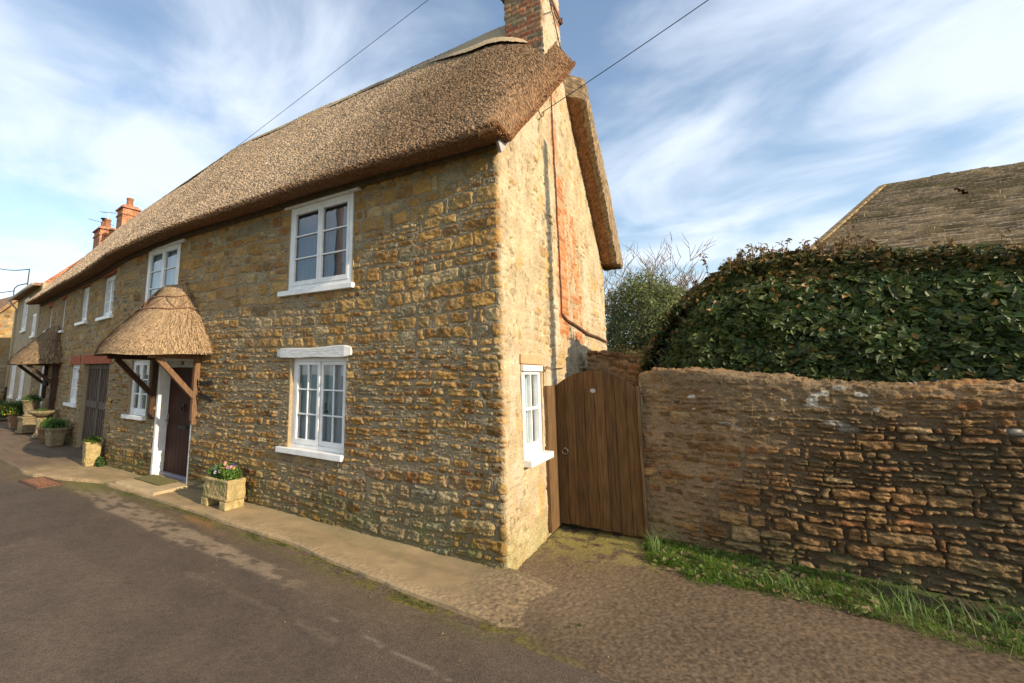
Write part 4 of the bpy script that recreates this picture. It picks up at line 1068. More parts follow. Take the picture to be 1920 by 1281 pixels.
tag(mt.build('doormat', M['mat'], bevel=.003), 'olive ribbed doormat on the stone step before the brown door', 'doormat')
gr = MB(); gr.box(-8.35, -7.55, -1.42, -1.02, -.045, -.028)
M['bricky'] = mat_plain('worn_red_paving', (.21, .105, .06), .9, .2, 25, .6, 1.3, .5, .006)
gg = thing('drain_cover', 'reddish rectangular utility cover set in the road edge near the tall mossy planter', 'drain cover', (-7.95, -1.2, -.04))
f = MB(); f.box(-8.38, -7.52, -1.40, -1.36, -.05, -.024); f.box(-8.38, -7.52, -1.05, -1.01, -.05, -.024); f.box(-8.38, -8.34, -1.36, -1.05, -.05, -.024); f.box(-7.56, -7.52, -1.36, -1.05, -.05, -.024); f.build('frame', M['rust'], gg)
f = MB(); f.box(-8.34, -7.56, -1.36, -1.05, -.05, -.030)
for i in range(12): f.box(-8.32 + i * .064, -8.29 + i * .064, -1.34, -1.07, -.031, -.026)
f.build('cover', M['bricky'], gg)

# ------------------------------------------------------------------ garden wall, gate
gwall = thing('garden_wall', 'long brown rubble garden wall beside the arched gate, hedge behind it', 'wall', (3.5, 1.9, 0))
def wall_top(x): return np.interp(x, [1.0, 1.2, 1.5, 2.05, 2.7, 3.3, 3.9, 9], [1.93, 2.0, 1.99, 1.93, 1.87, 1.86, 1.86, 1.9])
def garden_wall():
    U1 = np.concatenate([np.arange(1.02, 4.6, .0085), np.arange(4.6, 9, .02)])
    V1 = np.arange(-.15, 1.85, .0085); n1 = len(V1)
    cap = np.linspace(0, 1, 36)[1:]; back = np.linspace(0, 1, 12)[1:]
    U = np.repeat(U1[:, None], n1 + len(cap) + len(back), 1)
    tz = wall_top(U1)[:, None] + .03 * (fbm(U1 * 3, U1 * 0, 650, 3) - .5)[:, None] * 2
    sc = (tz - .0) / 1.95
    fv = V1[None, :] * sc * (1.0); fv = V1[None, :] * (tz - .10) / 1.85
    th = .44
    ang = cap[None, :] * math.pi
    Yf = 1.70 + .10 * (U1[:, None] > 99) + .0 * V1[None, :] + .03 * sst(0, 1.9, V1)[None, :] + np.zeros((len(U1), 1))
    Yc = 1.73 + th / 2 - np.cos(ang) * th / 2 + 0 * tz; Zc = tz - .10 + .10 * np.sin(ang) ** .7 * 1.0
    Yb = np.full((len(U1), len(back)), 1.73 + th); Zb = (tz - .10) * (1 - back[None, :])
    Y = np.concatenate([Yf, Yc, Yb], 1); Z = np.concatenate([fv, Zc, Zb], 1)
    arc = np.concatenate([np.broadcast_to(fv, Yf.shape), (tz - .10) + cap[None, :] * .55 + 0 * Yc, (tz + .45) + back[None, :] * 1.8 + 0 * Yb], 1)
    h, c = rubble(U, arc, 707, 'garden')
    isc = np.zeros_like(U); isc[:, n1:n1 + len(cap)] = 1
    h = h * (1 + .15 * isc)
    nx = np.zeros_like(U); ny = np.concatenate([np.full_like(Yf, -1), -np.cos(ang) + 0 * tz, np.full_like(Yb, 1)], 1)
    nz = np.concatenate([np.zeros_like(Yf), np.sin(ang) + 0 * tz, np.zeros_like(Yb)], 1)
    endk = sst(1.02, .96, U)
    P = np.stack([U, Y + ny * h, Z + nz * h], -1)
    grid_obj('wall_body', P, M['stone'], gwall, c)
    e = MB(); e.box(1.025, 1.05, 1.72, 2.15, -.1, 1.86); e.build('wall_end', M['potstone'], gwall)
garden_wall()
back = thing('back_wall', 'low rough stone wall glimpsed behind the gate, between gable and garden wall', 'wall', (.8, 3.4, 0))
def back_wall():
    U, V = np.meshgrid(np.arange(.12, 2.2, .014), np.arange(-.1, 1.45, .014), indexing='ij')
    tz = np.interp(U, [.1, .5, .9, 1.15, 2.2], [2.23, 2.19, 2.11, 2.02, 1.9]) / 1.43 * 1.0
    h, c = rubble(U + 40, V * 1.5, 808, 'garden'); c = c * 1.5
    Z = V * tz; P = np.stack([U, 3.3 - h, Z], -1); grid_obj('wall_body', P, M['stone'], back, c)
    U2, W2 = np.meshgrid(np.arange(.12, 2.2, .014), np.linspace(0, 1, 26), indexing='ij'); h2, c2 = rubble(U2 + 60, 1.2 + W2 * .4, 809, 'garden')
    t2 = np.interp(U2, [.1, .5, .9, 1.15, 2.2], [2.23, 2.19, 2.11, 2.02, 1.9]); grid_obj('wall_top', np.stack([U2, 3.28 + .38 * W2, t2 * 1.0137 - .02 + h2 + .05 * np.sin(W2 * math.pi)], -1), M['stone'], back, c2)
    b = MB(); b.box(.13, 2.15, 3.32, 3.64, 0, 1.95); b.build('wall_core', M['soil'], back)
back_wall()

gate = thing('garden_gate', 'brown boarded side gate with arched top between the pale gable and the garden wall', 'gate', (.5, 1.74, 0))
def make_gate():
    x0, x1, y = .038, .985, 1.73
    def top(x): 
        k = (x - x0) / (x1 - x0) * 2 - 1; return 1.75 + .20 * (1 - abs(k) ** 2.1)
    n = 8; w = (x1 - x0) / n
    for i in range(n):
        a = x0 + i * w + .002; c = x0 + (i + 1) * w - .002; ns = 6; vs = []; fs = []
        zb = .045 + .01 * (i % 2)
        for k in range(ns + 1):
            xx = a + (c - a) * k / ns
            for yy in (y, y + .022): vs += [(xx, yy, zb), (xx, yy, top(xx))]
        for k in range(ns):
            q = 4 * k; fs += [(q, q + 4, q + 5, q + 1), (q + 2, q + 3, q + 7, q + 6), (q + 1, q + 5, q + 7, q + 3), (q, q + 2, q + 6, q + 4)]
        fs += [(0, 1, 3, 2), (4 * ns, 4 * ns + 2, 4 * ns + 3, 4 * ns + 1)]
        o = mesh_obj('board', vs, fs, GM[(i * 5) % 3], gate, bevel=.003)
    b = MB()
    for z in (.25, .95, 1.55): b.box(x0, x1, y + .024, y + .06, z, z + .10)
    b.build('ledge', M['gatepost'], gate)
    b = MB(); b.box(-.005, .045, 1.34, 1.66, .02, 1.755); b.box(.0, .036, 1.665, 1.80, .02, 1.76); b.build('gate_post', M['gatepost'], gate, bevel=.004)
    b = MB(); b.box(.988, 1.03, 1.70, 1.80, -.02, 1.77); b.box(.995, 1.03, 1.655, 1.70, -.02, 1.73); b.build('gate_post', M['gatepost'], gate, bevel=.004)
    r = MB(); r.tube([(.135 + .036 * math.cos(a), y - .018, .93 + .036 * math.sin(a)) for a in np.linspace(0, 2 * math.pi, 25)], .006, 8, False)
    r.lathe([(.012, 0), (.012, .03)], (0, 0, 0), 10); r.v = [(v if i < 200 else (v[0] + .135, y - .02 + v[2] * .7, .966 + v[1])) for i, v in enumerate(r.v)]
    r.build('ring_handle', M['steel'], gate, smooth=True)
    p = MB(); p.lathe([(.026, 0), (.026, .004), (.018, .007)], (0, 0, 0), 20); p.build('name_disc', M['fascia'], gate, T(.50, y - .001, 1.70) @ Matrix.Rotation(R_(90), 4, 'X') @ Matrix.Scale(1.3, 4, (1, 0, 0)))
GM = [M['gate'], mat_plain('stained_gate_wood_b', (.105, .054, .020), .7, .2, 5, .55, 1.35, .5, .004, stretch=(9, 9, .7)), mat_plain('stained_gate_wood_c', (.145, .076, .028), .7, .2, 5, .55, 1.3, .5, .004, stretch=(9, 9, .7))]
make_gate()
fl = thing('overflow_pipe_box', 'small cream plastic pipe cap on the gable just above the gate', 'pipe cap', (.06, 3.6, 1.98))
b = MB(); b.tube([(.0, 3.6, 2.0), (.07, 3.6, 2.0), (.10, 3.6, 1.97), (.10, 3.6, 1.90)], .035, 12); b.build('pipe_elbow', M['pipe'], fl, smooth=True)

# ------------------------------------------------------------------ foliage
def leaves(name, C, Nrm, size, cols, parent, mat, seed, asp=.42, jitter=.8, fold=.25, droop=None):
    rs = np.random.RandomState(seed); n = len(C)
    nr = Nrm + jitter * rs.normal(size=(n, 3)); nr /= np.linalg.norm(nr, axis=1)[:, None]
    a = rs.normal(size=(n, 3)); 
    if droop is not None: a = a + np.array(droop)
    a -= nr * (a * nr).sum(1)[:, None]; a /= np.linalg.norm(a, axis=1)[:, None] + 1e-9
    b = np.cross(nr, a); L = (size * (.6 + .7 * rs.rand(n)))[:, None]; W = L * asp
    up = nr * W * fold
    V = np.stack([C - a * L * .5, C - a * L * .15 + b * W * .5 + up, C + a * L * .22 + b * W * .42 + up, C + a * L * .5, C + a * L * .22 - b * W * .42 + up, C - a * L * .15 - b * W * .5 + up], 1).reshape(-1, 3)
    i = np.arange(n) * 6
    F = np.concatenate([np.stack([i, i + 1, i + 2, i + 3], 1), np.stack([i, i + 3, i + 4, i + 5], 1)])
    return fast_mesh(name, V, F, mat, parent, np.repeat(cols, 6, 0), False)

hedge = thing('evergreen_hedge', 'big dark glossy evergreen hedge with bronze new growth, rising behind the garden wall', 'hedge', (4, 2.9, 0))
def hedge_top(x): return np.interp(x, [.95, 1.15, 1.35, 1.6, 1.85, 2.15, 2.45, 3.0, 3.6, 4.3, 6, 9], [2.1, 2.42, 2.74, 3.02, 3.22, 3.36, 3.40, 3.37, 3.31, 3.22, 3.2, 3.2])
def make_hedge():
    rs = np.random.RandomState(41)
    xe = np.concatenate([np.full(1, 1.0)])
    def front_y(x, z): 
        return 2.25 + .22 * (fbm(x * 1.1, z * 1.3, 700, 3) - .5) * 2 + .55 * sst(hedge_top(x) - .6, hedge_top(x) + .1, z) + .35 * sst(1.7, 1.0, x) - .18 * sst(3.0, 2.0, z) * sst(.9, 1.6, x)
    n = 36000; x = 1.0 + 5.4 * rs.rand(n) ** 1.15; zt = hedge_top(x) + .07 * (fbm(x * 4, x * 0, 701, 3) - .5) * 2
    z = 1.5 + (zt - 1.5) * rs.rand(n); y = front_y(x, z)
    cl = fbm(x * 4.5, z * 4.5, 702, 3)
    depth = np.abs(rs.normal(size=n)) * .09 - .11 * (cl - .5) * 2
    C = np.stack([x, y + depth, z], 1); Nn = np.stack([-.1 + 0 * x, -.8 + 0 * x, .55 + 0 * x], 1)
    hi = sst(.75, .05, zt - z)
    base = (.55 + .45 * sst(1.6, 2.8, z))[:, None] * np.array([.044, .072, .015]) * (.6 + 1.0 * rs.rand(n))[:, None]  # leaf colour darkened towards the hedge foot as painted shading
    olive = rs.rand(n) < .28 + .25 * hi; base[olive] = np.array([.085, .10, .022]) * (.6 + .8 * rs.rand(olive.sum()))[:, None]
    br = rs.rand(n) < .02 + .45 * hi * sst(.4, .6, fbm(x * 2.2, z * 2.2, 703, 2)); base[br] = np.array([.24, .14, .04]) * (.6 + .9 * rs.rand(br.sum()))[:, None]
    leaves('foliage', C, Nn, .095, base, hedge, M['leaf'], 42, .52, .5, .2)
    # top surface
    n = 16000; x = .95 + 6 * rs.rand(n); y = 2.35 + 1.6 * rs.rand(n); z = hedge_top(x) + .10 * (fbm(x * 3, y * 3, 704, 3) - .5) * 2 - .12 * sst(.5, 0, y - 2.3) - .25 * rs.rand(n) ** 3 - .10 * sst(3.4, 3.95, y)
    base = np.array([.07, .08, .02]) * (.5 + 1.0 * rs.rand(n))[:, None]; br = rs.rand(n) < .35; base[br] = np.array([.19, .12, .035]) * (.6 + .8 * rs.rand(br.sum()))[:, None]
    leaves('foliage', np.stack([x, y, z], 1), np.tile([0, -.2, 1.0], (n, 1)), .07, base, hedge, M['leaf'], 43, .48, .7, .22)
    # left end
    n = 9000; z = 1.3 + 1.5 * rs.rand(n); y = 2.3 + 1.5 * rs.rand(n); xx = np.interp(z, [1.3, 2.0, 2.3, 2.6, 2.9], [1.02, .98, 1.10, 1.28, 1.48]) + .10 * rs.rand(n)
    base = np.array([.030, .055, .015]) * (.5 + 1.0 * rs.rand(n))[:, None]; br = rs.rand(n) < .2; base[br] = np.array([.15, .09, .03])
    leaves('foliage', np.stack([xx, y, z], 1), np.tile([-1.0, -.4, .3], (n, 1)), .07, base, hedge, M['leaf'], 44, .48, .6, .22)
    # upright shoots breaking the outline
    V = []; 
    sh = MB(); pts = []; 
    for k in range(95):
        x0 = rs.choice([rs.uniform(1.5, 6), rs.uniform(1.9, 3.2)]); hgt = rs.uniform(.06, .2) if k > 5 else rs.uniform(.25, .42)
        if k < 4: x0 = 3.12 + .05 * k; hgt = .30 + .06 * k
        y0 = rs.uniform(2.45, 3.1); z0 = float(hedge_top(x0)) - .03; lean = rs.uniform(-.25, .25)
        sh.tube([(x0, y0, z0 - .1), (x0 + lean * hgt * .5, y0, z0 + hgt * .5), (x0 + lean * hgt, y0, z0 + hgt)], [.005, .004, .002], 5)
        for j in range(int(6 + hgt * 40)):
            t = rs.rand(); pts.append((x0 + lean * hgt * t + rs.normal() * .022, y0 + rs.normal() * .022, z0 + hgt * t))
    tag(sh.build('shoots', M['hazel'], hedge), kind='stuff')
    pts = np.array(pts); cc = np.array([.20, .13, .045]) * (.5 + .9 * rs.rand(len(pts)))[:, None]
    leaves('shoot_leaves', pts, np.tile([0, -.4, .6], (len(pts), 1)), .055, cc, hedge, M['leaf'], 45, .4, .9, .25, droop=(0, 0, 1.2))
    # near-black core added inside to block light between the leaves
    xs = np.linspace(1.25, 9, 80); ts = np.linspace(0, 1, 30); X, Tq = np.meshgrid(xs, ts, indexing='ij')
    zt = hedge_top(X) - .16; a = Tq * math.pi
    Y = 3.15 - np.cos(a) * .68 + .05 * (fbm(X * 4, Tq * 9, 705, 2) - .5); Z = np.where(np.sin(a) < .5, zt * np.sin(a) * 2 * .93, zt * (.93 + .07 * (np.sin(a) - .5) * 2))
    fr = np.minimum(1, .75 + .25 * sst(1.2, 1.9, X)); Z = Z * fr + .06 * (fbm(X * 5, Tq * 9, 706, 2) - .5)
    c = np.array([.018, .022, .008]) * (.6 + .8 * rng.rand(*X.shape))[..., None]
    grid_obj('shade_core', np.stack([X, Y, Z], -1), M['leafsoft'], hedge, c)
    e = mesh_obj('stems', *(lambda b: (b.v, b.f))(stem_mb(rs)), M['bark'], hedge)
def stem_mb(rs):
    b = MB()
    for k in range(14):
        x = 1.2 + .6 * k; b.tube([(x, 3.1, 0), (x + .1, 3.0, 1.2), (x - .1, 2.8, 2.2)], [.05, .035, .02], 6)
    for k in range(6): b.tube([(1.5, 2.7, 1.5), (1.15 + .05 * k, 2.5, 1.75 + .06 * k), (1.02 + .04 * k, 2.4, 2.0 + .05 * k)], [.018, .012, .006], 5)
    return b
make_hedge()

def blob_tree(name, label, cx, cy, z0, rx, ry, rz, n, size, cols, seed, trunk_r=.09, asp=.3, root=None):
    t = thing(name, label, 'tree', (cx, cy, 0)); rs = np.random.RandomState(seed)
    d = rs.normal(size=(n, 3)); d /= np.linalg.norm(d, axis=1)[:, None]
    lump = .74 + .52 * fbm(np.arctan2(d[:, 1], d[:, 0]) * 2.2 + 10, d[:, 2] * 3.2, seed, 3)
    r = lump * (1 - .32 * rs.rand(n) ** 1.6)
    tuft = (vn(d[:, 0] * 9 + 20, d[:, 2] * 9 + d[:, 1] * 5 + 20, seed + 3) - .5) * .16
    C = np.array([cx, cy, z0]) + d * (r + tuft)[:, None] * np.array([rx, ry, rz])
    cc = np.array(cols[0]) * (.5 + 1.0 * rs.rand(n))[:, None]; k = rs.rand(n) < .3; cc[k] = np.array(cols[1]) * (.6 + .8 * rs.rand(k.sum()))[:, None]
    leaves('crown', C, d + np.array([0, 0, .3]), size, cc, t, M['leafsoft'], seed + 1, asp, .8, .2)
    b = MB(); b.tube([(cx, cy, 0), (cx + .04, cy, z0 * .5), (cx, cy, z0)], [trunk_r * 1.3, trunk_r, trunk_r * .6], 10)
    for k in range(9):
        a = k * 2.4; e = (cx + math.cos(a) * rx * .6, cy + math.sin(a) * ry * .6, z0 + rz * (.55 * math.sin(k * 1.7)))
        b.tube([(cx, cy, z0 * (.6 + .03 * k)), ((cx + e[0]) / 2, (cy + e[1]) / 2, (z0 + e[2]) / 2 + .1), e], [trunk_r * .5, trunk_r * .35, .012], 6)
    b.build('trunk', M['bark'], t, smooth=True); return t
blob_tree('olive_tree', 'rounded grey-green shrubby tree between the gable end and the hedge', .50, 9.0, 3.00, 1.12, 1.0, 1.50, 30000, .085, [(.15, .18, .06), (.26, .27, .11)], 51)
blob_tree('shrub', 'small yellowish clipped shrub low behind the back wall by the gable', .35, 6.2, 1.75, .75, .7, .78, 6000, .045, [(.13, .10, .03), (.18, .13, .045)], 61, .04)
blob_tree('dark_shrub', 'dark green shrub filling the gap behind the hedge end', 1.6, 7.0, 1.9, 1.0, .9, 1.15, 9000, .07, [(.022, .035, .014), (.05, .055, .02)], 71, .05)

def bare_tree(name, label, base, h, seed, spread=.75):
    t = thing(name, label, 'tree', base); rs = random.Random(seed); b = MB(); tr = MB()
    def grow(p, d, L, r, lev, mb):
        pts = [p]; rr = [r]; q = Vector(p); dd = Vector(d)
        for i in range(4):
            dd = (dd + Vector((rs.uniform(-.16, .16), rs.uniform(-.16, .16), rs.uniform(-.05, .13)))).normalized()
            q = q + dd * L / 4; pts.append(tuple(q)); rr.append(r * (1 - .16 * (i + 1)))
        mb.tube(pts, rr, 5 if lev > 1 else 8, False)
        if lev >= 5: return
        nb = 5 if lev < 3 else 3
        for k in range(nb + (lev == 0) * 3):
            i = rs.randint(1, 4) if k else 4; a = rs.uniform(0, 6.28); s = spread * rs.uniform(.6, 1.2)
            side = Vector((math.cos(a), math.sin(a), rs.uniform(-.1, .5))) * s
            grow(pts[i], (dd + side).normalized(), L * rs.uniform(.55, .8), max(rr[i] * .68, .0095), lev + 1, b)
    grow(base, (0, 0, 1), h * .38, .11, 0, tr)
    tr.build('trunk', M['bark'], t, smooth=True); b.build('crown', M['twig'], t)
M['twig'] = mat_plain('winter_twigs', (.27, .19, .115), .9, .1, 8, .8, 1.2)
bare_tree('bare_tree', 'leafless twiggy tree behind the rounded shrubby tree', (.95, 13.5, 0), 7.3, 5, .95)
bare_tree('bare_tree', 'thin leafless tree close to the back corner of the pale gable', (-.75, 12.5, 0), 6.6, 9, .95)

# ------------------------------------------------------------------ barn with stone slate roof
barn = thing('stone_barn', 'large barn with mossy brown stone slate roof above the hedge at the right', 'barn', (8, 11, 0))
def make_barn():
    # hipped roof: ridge along x from (6, 12.95, 7.13); the hip falls to the left and forward
    yr, zr, SL = 12.95, 7.13, 6.4
    cy, cz = 3.65 / 4.314, 2.3 / 4.314
    xs = np.arange(-3.3, 9.0, .02); ts = np.arange(0, SL, .02)
    A, B = np.meshgrid(xs, ts, indexing='ij')       # B distance down the slope
    q = B / .19 + .30 * (fbm(A * .8, B * .8, 750, 2) - .5)
    ci = np.floor(q); fr = q - ci
    w = .20 + .22 * hsh(ci, 2, 751); t = A / w + hsh(ci, 4, 752) * 7 + 40; si = np.floor(t); r1 = hsh(si, ci, 754); r2 = hsh(si, ci, 755)
    gap = sst(.06, .0, t % 1)
    h = .060 * fr ** 1.2 * (.6 + .8 * r1) + (r2 - .5) * .02 + (fbm(A * 14, B * 14, 756, 3) - .5) * .03 - .012 * gap
    h = h + (fbm(A * .6, B * .6, 757, 2) - .5) * .12
    c = np.array([.33, .255, .165]) * (.5 + .85 * r1)[..., None] * (.75 + .5 * fbm(A * 5, B * 5, 758, 3))[..., None]
    c = mixc(c, (.12, .10, .045), .55 * sst(.5, .7, fbm(A * 1.5, B * 1.5, 759, 3)))
    hipd = A + .494 * B
    c = mixc(c, (.34, .22, .08), .45 * sst(.35, .03, hipd + .15 * fbm(B * 4, A * 0, 760, 2)) * sst(.4, .6, fbm(A * 9, B * 9, 761, 2)))
    X = 6.0 + A; Y = yr - B * cy - h * cz; Z = zr - B * cz + h * cy
    uc = A[:-1, :-1]; vc = B[:-1, :-1]
    hole = (uc > .90) & (uc < .99) & (vc > 1.20) & (vc < 1.80)
    grid_obj('slate_roof', np.stack([X, Y, Z], -1), M['slate'], barn, c, (~hole) & (uc + .494 * vc > 0), smooth=False)
    bx, by, bz = 6 - .494 * SL, yr - SL * cy, zr - SL * cz
    yb = 2 * yr - by
    vs = [(6, yr, zr), (15, yr, zr), (15, yb, bz), (bx, yb, bz), (bx, by, bz)]
    mesh_obj('rear_roof', vs, [(0, 1, 2, 3), (0, 3, 4)], M['tile'], barn)
    b = MB(); b.box(bx + .3, 14.9, by + .3, yb - .3, 0, bz + .15); b.build('wall', M['render'], barn)
    hr = MB(); n = 24
    for i in range(n):
        k = i / n; k2 = (i + .95) / n
        a = (6 - .494 * SL * k, yr - SL * cy * k, zr - SL * cz * k + .03); e = (6 - .494 * SL * k2, yr - SL * cy * k2, zr - SL * cz * k2 + .03)
        hr.bar(a, e, .14, .05)
    hr.build('hip_tiles', M['liche'], barn, bevel=.01)
    b = MB(); b.box(6.7, 7.3, yr - 1.60, yr - .90, zr - 1.75, zr - 1.05); b.build('dark_loft', M['dark'], barn)
    r = MB()
    for i in range(20): r.box(6 + i * .45, 6 + i * .45 + .44, yr - .07, yr + .07, zr - .03, zr + .05)
    r.build('ridge_tiles', M['potstone'], barn, bevel=.015)
    g = MB(); g.bar((bx - .04, by - .04, bz - .02), (bx + 1.7 * .494, by + 1.7 * cy, bz + 1.7 * cz), .03, .14); g.build('white_bargeboard', M['white'], barn)
M['liche'] = mat_plain('lichened_hip_stone', (.27, .195, .10), .95, .1, 6, .6, 1.4, .5, .01)
make_barn()
# ------------------------------------------------------------------ planters and plants
trough = thing('stone_trough', 'square pale stone trough on two feet holding pansies, below the ground floor window', 'planter', (-4.1, -.25, 0))
def make_trough():
    x0, x1, y0, y1, z0, z1 = -4.40, -3.83, -.42, -.10, .115, .395
    per = []; n = 40
    def rect(k, zz):
        pass
    N_ = 160; u = np.arange(N_) / N_; 
    w, d = x1 - x0, y1 - y0; Lp = 2 * (w + d)
    def per_pt(s):
        s = (s % 1) * Lp
        if s < w: return x0 + s, y0, 0, -1
        s -= w
        if s < d: return x1, y0 + s, 1, 0
        s -= d
        if s < w: return x1 - s, y1, 0, 1
        s -= w; return x0, y1 - s, -1, 0
    base = np.array([per_pt(s) for s in u])
    rows = []; cols = []
    zz = np.concatenate([[z0, z0, z0 + .01], np.linspace(z0 + .02, z1 - .01, 26), [z1, z1 + .004, z1, z1 - .05]])
    ins = np.concatenate([[.12, .02, .004], np.zeros(26), [.008, .03, .055, .062]])
    for z, i in zip(zz, ins):
        cx, cy = (x0 + x1) / 2, (y0 + y1) / 2
        X = base[:, 0] - np.sign(base[:, 0] - cx) * np.minimum(i, np.abs(base[:, 0] - cx)) ; Y = base[:, 1] - np.sign(base[:, 1] - cy) * np.minimum(i, np.abs(base[:, 1] - cy))
        corner = np.exp(-((np.abs(base[:, 0] - cx) - w / 2) ** 2 + (np.abs(base[:, 1] - cy) - d / 2) ** 2) / .0006)
        h = (fbm(u * 60, z * 22 + u * 0, 802, 3) - .5) * .018 - .012 * corner * (.5 + fbm(u * 80, z * 40 + 0 * u, 803, 2))
        h = h + (base[:, 3] == -1) * (-.010 + .01 * (fbm(u * 90, z * 30 + 0 * u, 804, 2) - .5)) * (abs(z - (z0 + z1) / 2) < .10)
        rows.append(np.stack([X + base[:, 2] * h, Y + base[:, 3] * h, z + .012 * (fbm(u * 30, u * 0, 805, 3) - .5) * (z > z1 - .03)], -1))
        c = np.array([.40, .305, .14]) * (.7 + .5 * fbm(u * 40, z * 20 + 0 * u, 806, 3))[:, None]
        c = mixc(c, (.20, .20, .07), .6 * sst(.5, .7, fbm(u * 20, z * 9 + 0 * u, 807, 2)) * (1 - .6 * (base[:, 2] == 1)))
        cols.append(c)
    P = np.stack(rows, 0); P = np.concatenate([P, P[:, :1]], 1); C = np.stack(cols, 0); C = np.concatenate([C, C[:, :1]], 1)
    grid_obj('basin', P, M['stone'], trough, C, flip=True)
    for a in (x0 - .02, x1 - .16):
        f = MB(); f.box(a, a + .15, y0 + .0, y1 - .01, .003, z0 + .004); f.build('foot', M['trough'], trough, bevel=.015)
    s = MB(); s.box(x0 + .05, x1 - .05, y0 + .05, y1 - .05, z1 - .07, z1 - .03); s.build('soil', M['soil'], trough)
make_trough()
def tuft(C0, n, hgt, spread, seed, wid=.004, lean=1.0):
    rs = np.random.RandomState(seed); b = np.array(C0) + np.stack([rs.normal(size=n) * spread, rs.normal(size=n) * spread, np.zeros(n)], 1)
    return blades(b, hgt, seed + 1, wid, lean)
def blades(b, hgt, seed, wid=.004, lean=.5, curve=.5):
    """curved tapering blades: 3 quads-> as 2 quads; returns V,F"""
    rs = np.random.RandomState(seed); n = len(b); L = (hgt * (.45 + .8 * rs.rand(n)))[:, None]
    az = rs.rand(n) * 2 * np.pi; dr = np.stack([np.cos(az), np.sin(az), np.zeros(n)], 1); sd = np.stack([-np.sin(az), np.cos(az), np.zeros(n)], 1)
    k = (lean * (.2 + 1.0 * rs.rand(n)))[:, None]; up = np.array([0, 0, 1.0])
    p1 = b + L * .5 * (up + dr * k * .35); p2 = b + L * (up * (1 - .30 * k) + dr * k * (.6 + curve * .4))
    w = (wid * (.6 + .8 * rs.rand(n)))[:, None]
    V = np.stack([b - sd * w, b + sd * w, p1 + sd * w * .85, p1 - sd * w * .85, p2 + sd * w * .12, p2 - sd * w * .12], 1).reshape(-1, 3)
    i = np.arange(n) * 6; F = np.concatenate([np.stack([i, i + 1, i + 2, i + 3], 1), np.stack([i + 3, i + 2, i + 4, i + 5], 1)])
    return V, F
def colset(n, cols, seed, lo=.55, hi=1.3, per=6):
    rs = np.random.RandomState(seed); c = np.array(cols)[rs.randint(0, len(cols), n)] * (lo + (hi - lo) * rs.rand(n))[:, None]
    return np.repeat(c, per, 0)

def pansies():
    t = thing('pansy_plant', 'leafy pansies with pink, white and violet flowers growing in the square trough', 'flowers', (-4.1, -.26, .35))
    rs = np.random.RandomState(60); n = 1500
    x = -4.115 + .235 * rs.uniform(-1, 1, n); y = -.26 + .125 * rs.uniform(-1, 1, n); top = .47 + .10 * np.exp(-((x + 4.15) / .15) ** 2) + .015 * rs.normal(size=n)
    z = .365 + (top - .365) * rs.rand(n) ** .6; C = np.stack([x * 1.0, y, z], 1)
    cc = colset(n, [(.10, .20, .03), (.16, .26, .045), (.06, .13, .02)], 61, per=1)
    leaves('foliage', C, np.tile([0, -.3, 1.0], (n, 1)), .036, cc, t, M['leafsoft'], 62, .6, .8, .2)
    fl = [((-4.15, -.24, .585), (.80, .36, .28)), ((-4.11, -.27, .575), (.85, .42, .30)), ((-4.19, -.22, .57), (.75, .35, .30)), ((-4.24, -.33, .53), (.62, .60, .78)), ((-4.20, -.36, .515), (.65, .63, .80)),
          ((-4.28, -.34, .50), (.55, .52, .75)), ((-4.12, -.36, .50), (.10, .05, .22)), ((-4.08, -.32, .525), (.55, .10, .20)), ((-4.04, -.28, .54), (.80, .35, .45)), ((-4.00, -.25, .545), (.85, .42, .55)),
          ((-4.07, -.37, .49), (.80, .36, .22)), ((-3.97, -.22, .53), (.80, .50, .18)), ((-4.16, -.39, .475), (.55, .52, .75)), ((-4.02, -.20, .55), (.12, .06, .24)), ((-4.05, -.17, .56), (.10, .05, .2))]
    for i, (p, c) in enumerate(fl):
        V = []; F = []; b = Vector(p); nrm = Vector((.2, -.8, .5)).normalized(); tx = nrm.orthogonal().normalized(); ty = nrm.cross(tx)
        for k in range(5):
            a = k * 2 * math.pi / 5 + i; cdir = tx * math.cos(a) + ty * math.sin(a); o = b + cdir * .015; q = len(V)
            for m_ in range(6):
                g = m_ * math.pi / 3; V.append(tuple(o + (tx * math.cos(g) + ty * math.sin(g)) * .0125 + nrm * (.003 * (m_ % 2) + .0012 * k)))
            F.append(tuple(range(q, q + 6)))
        me = mesh_obj('flower', V, F, M['petal'], t)
        a_ = me.data.color_attributes.new('Col', 'FLOAT_COLOR', 'POINT'); a_.data.foreach_set('color', np.tile([*c, 1.0], len(V)).astype(np.float32))
        e = MB(); e.lathe([(.005, 0), (.004, .004)], (0, 0, 0), 6); e.build('flower_eye', M['yellow'], me, Matrix.Translation(b + nrm * .006))
M['yellow'] = mat_plain('yellow_flower', (.70, .42, .03), .6, .2)
pansies()

def shaggy(name, label, cat, C, rad, n, size, cols, seed, nz=1.0, asp=.35):
    rs = np.random.RandomState(seed); d = rs.normal(size=(n, 3)); d /= np.linalg.norm(d, axis=1)[:, None]; d[:, 2] = np.abs(d[:, 2])
    P = np.array(C) + d * (.55 + .5 * rs.rand(n))[:, None] * np.array(rad)
    o = leaves(name, P, d, size, colset(n, cols, seed, per=1), None, M['leafsoft'], seed + 1, asp, .7, .2)
    return tag(o, label, cat)
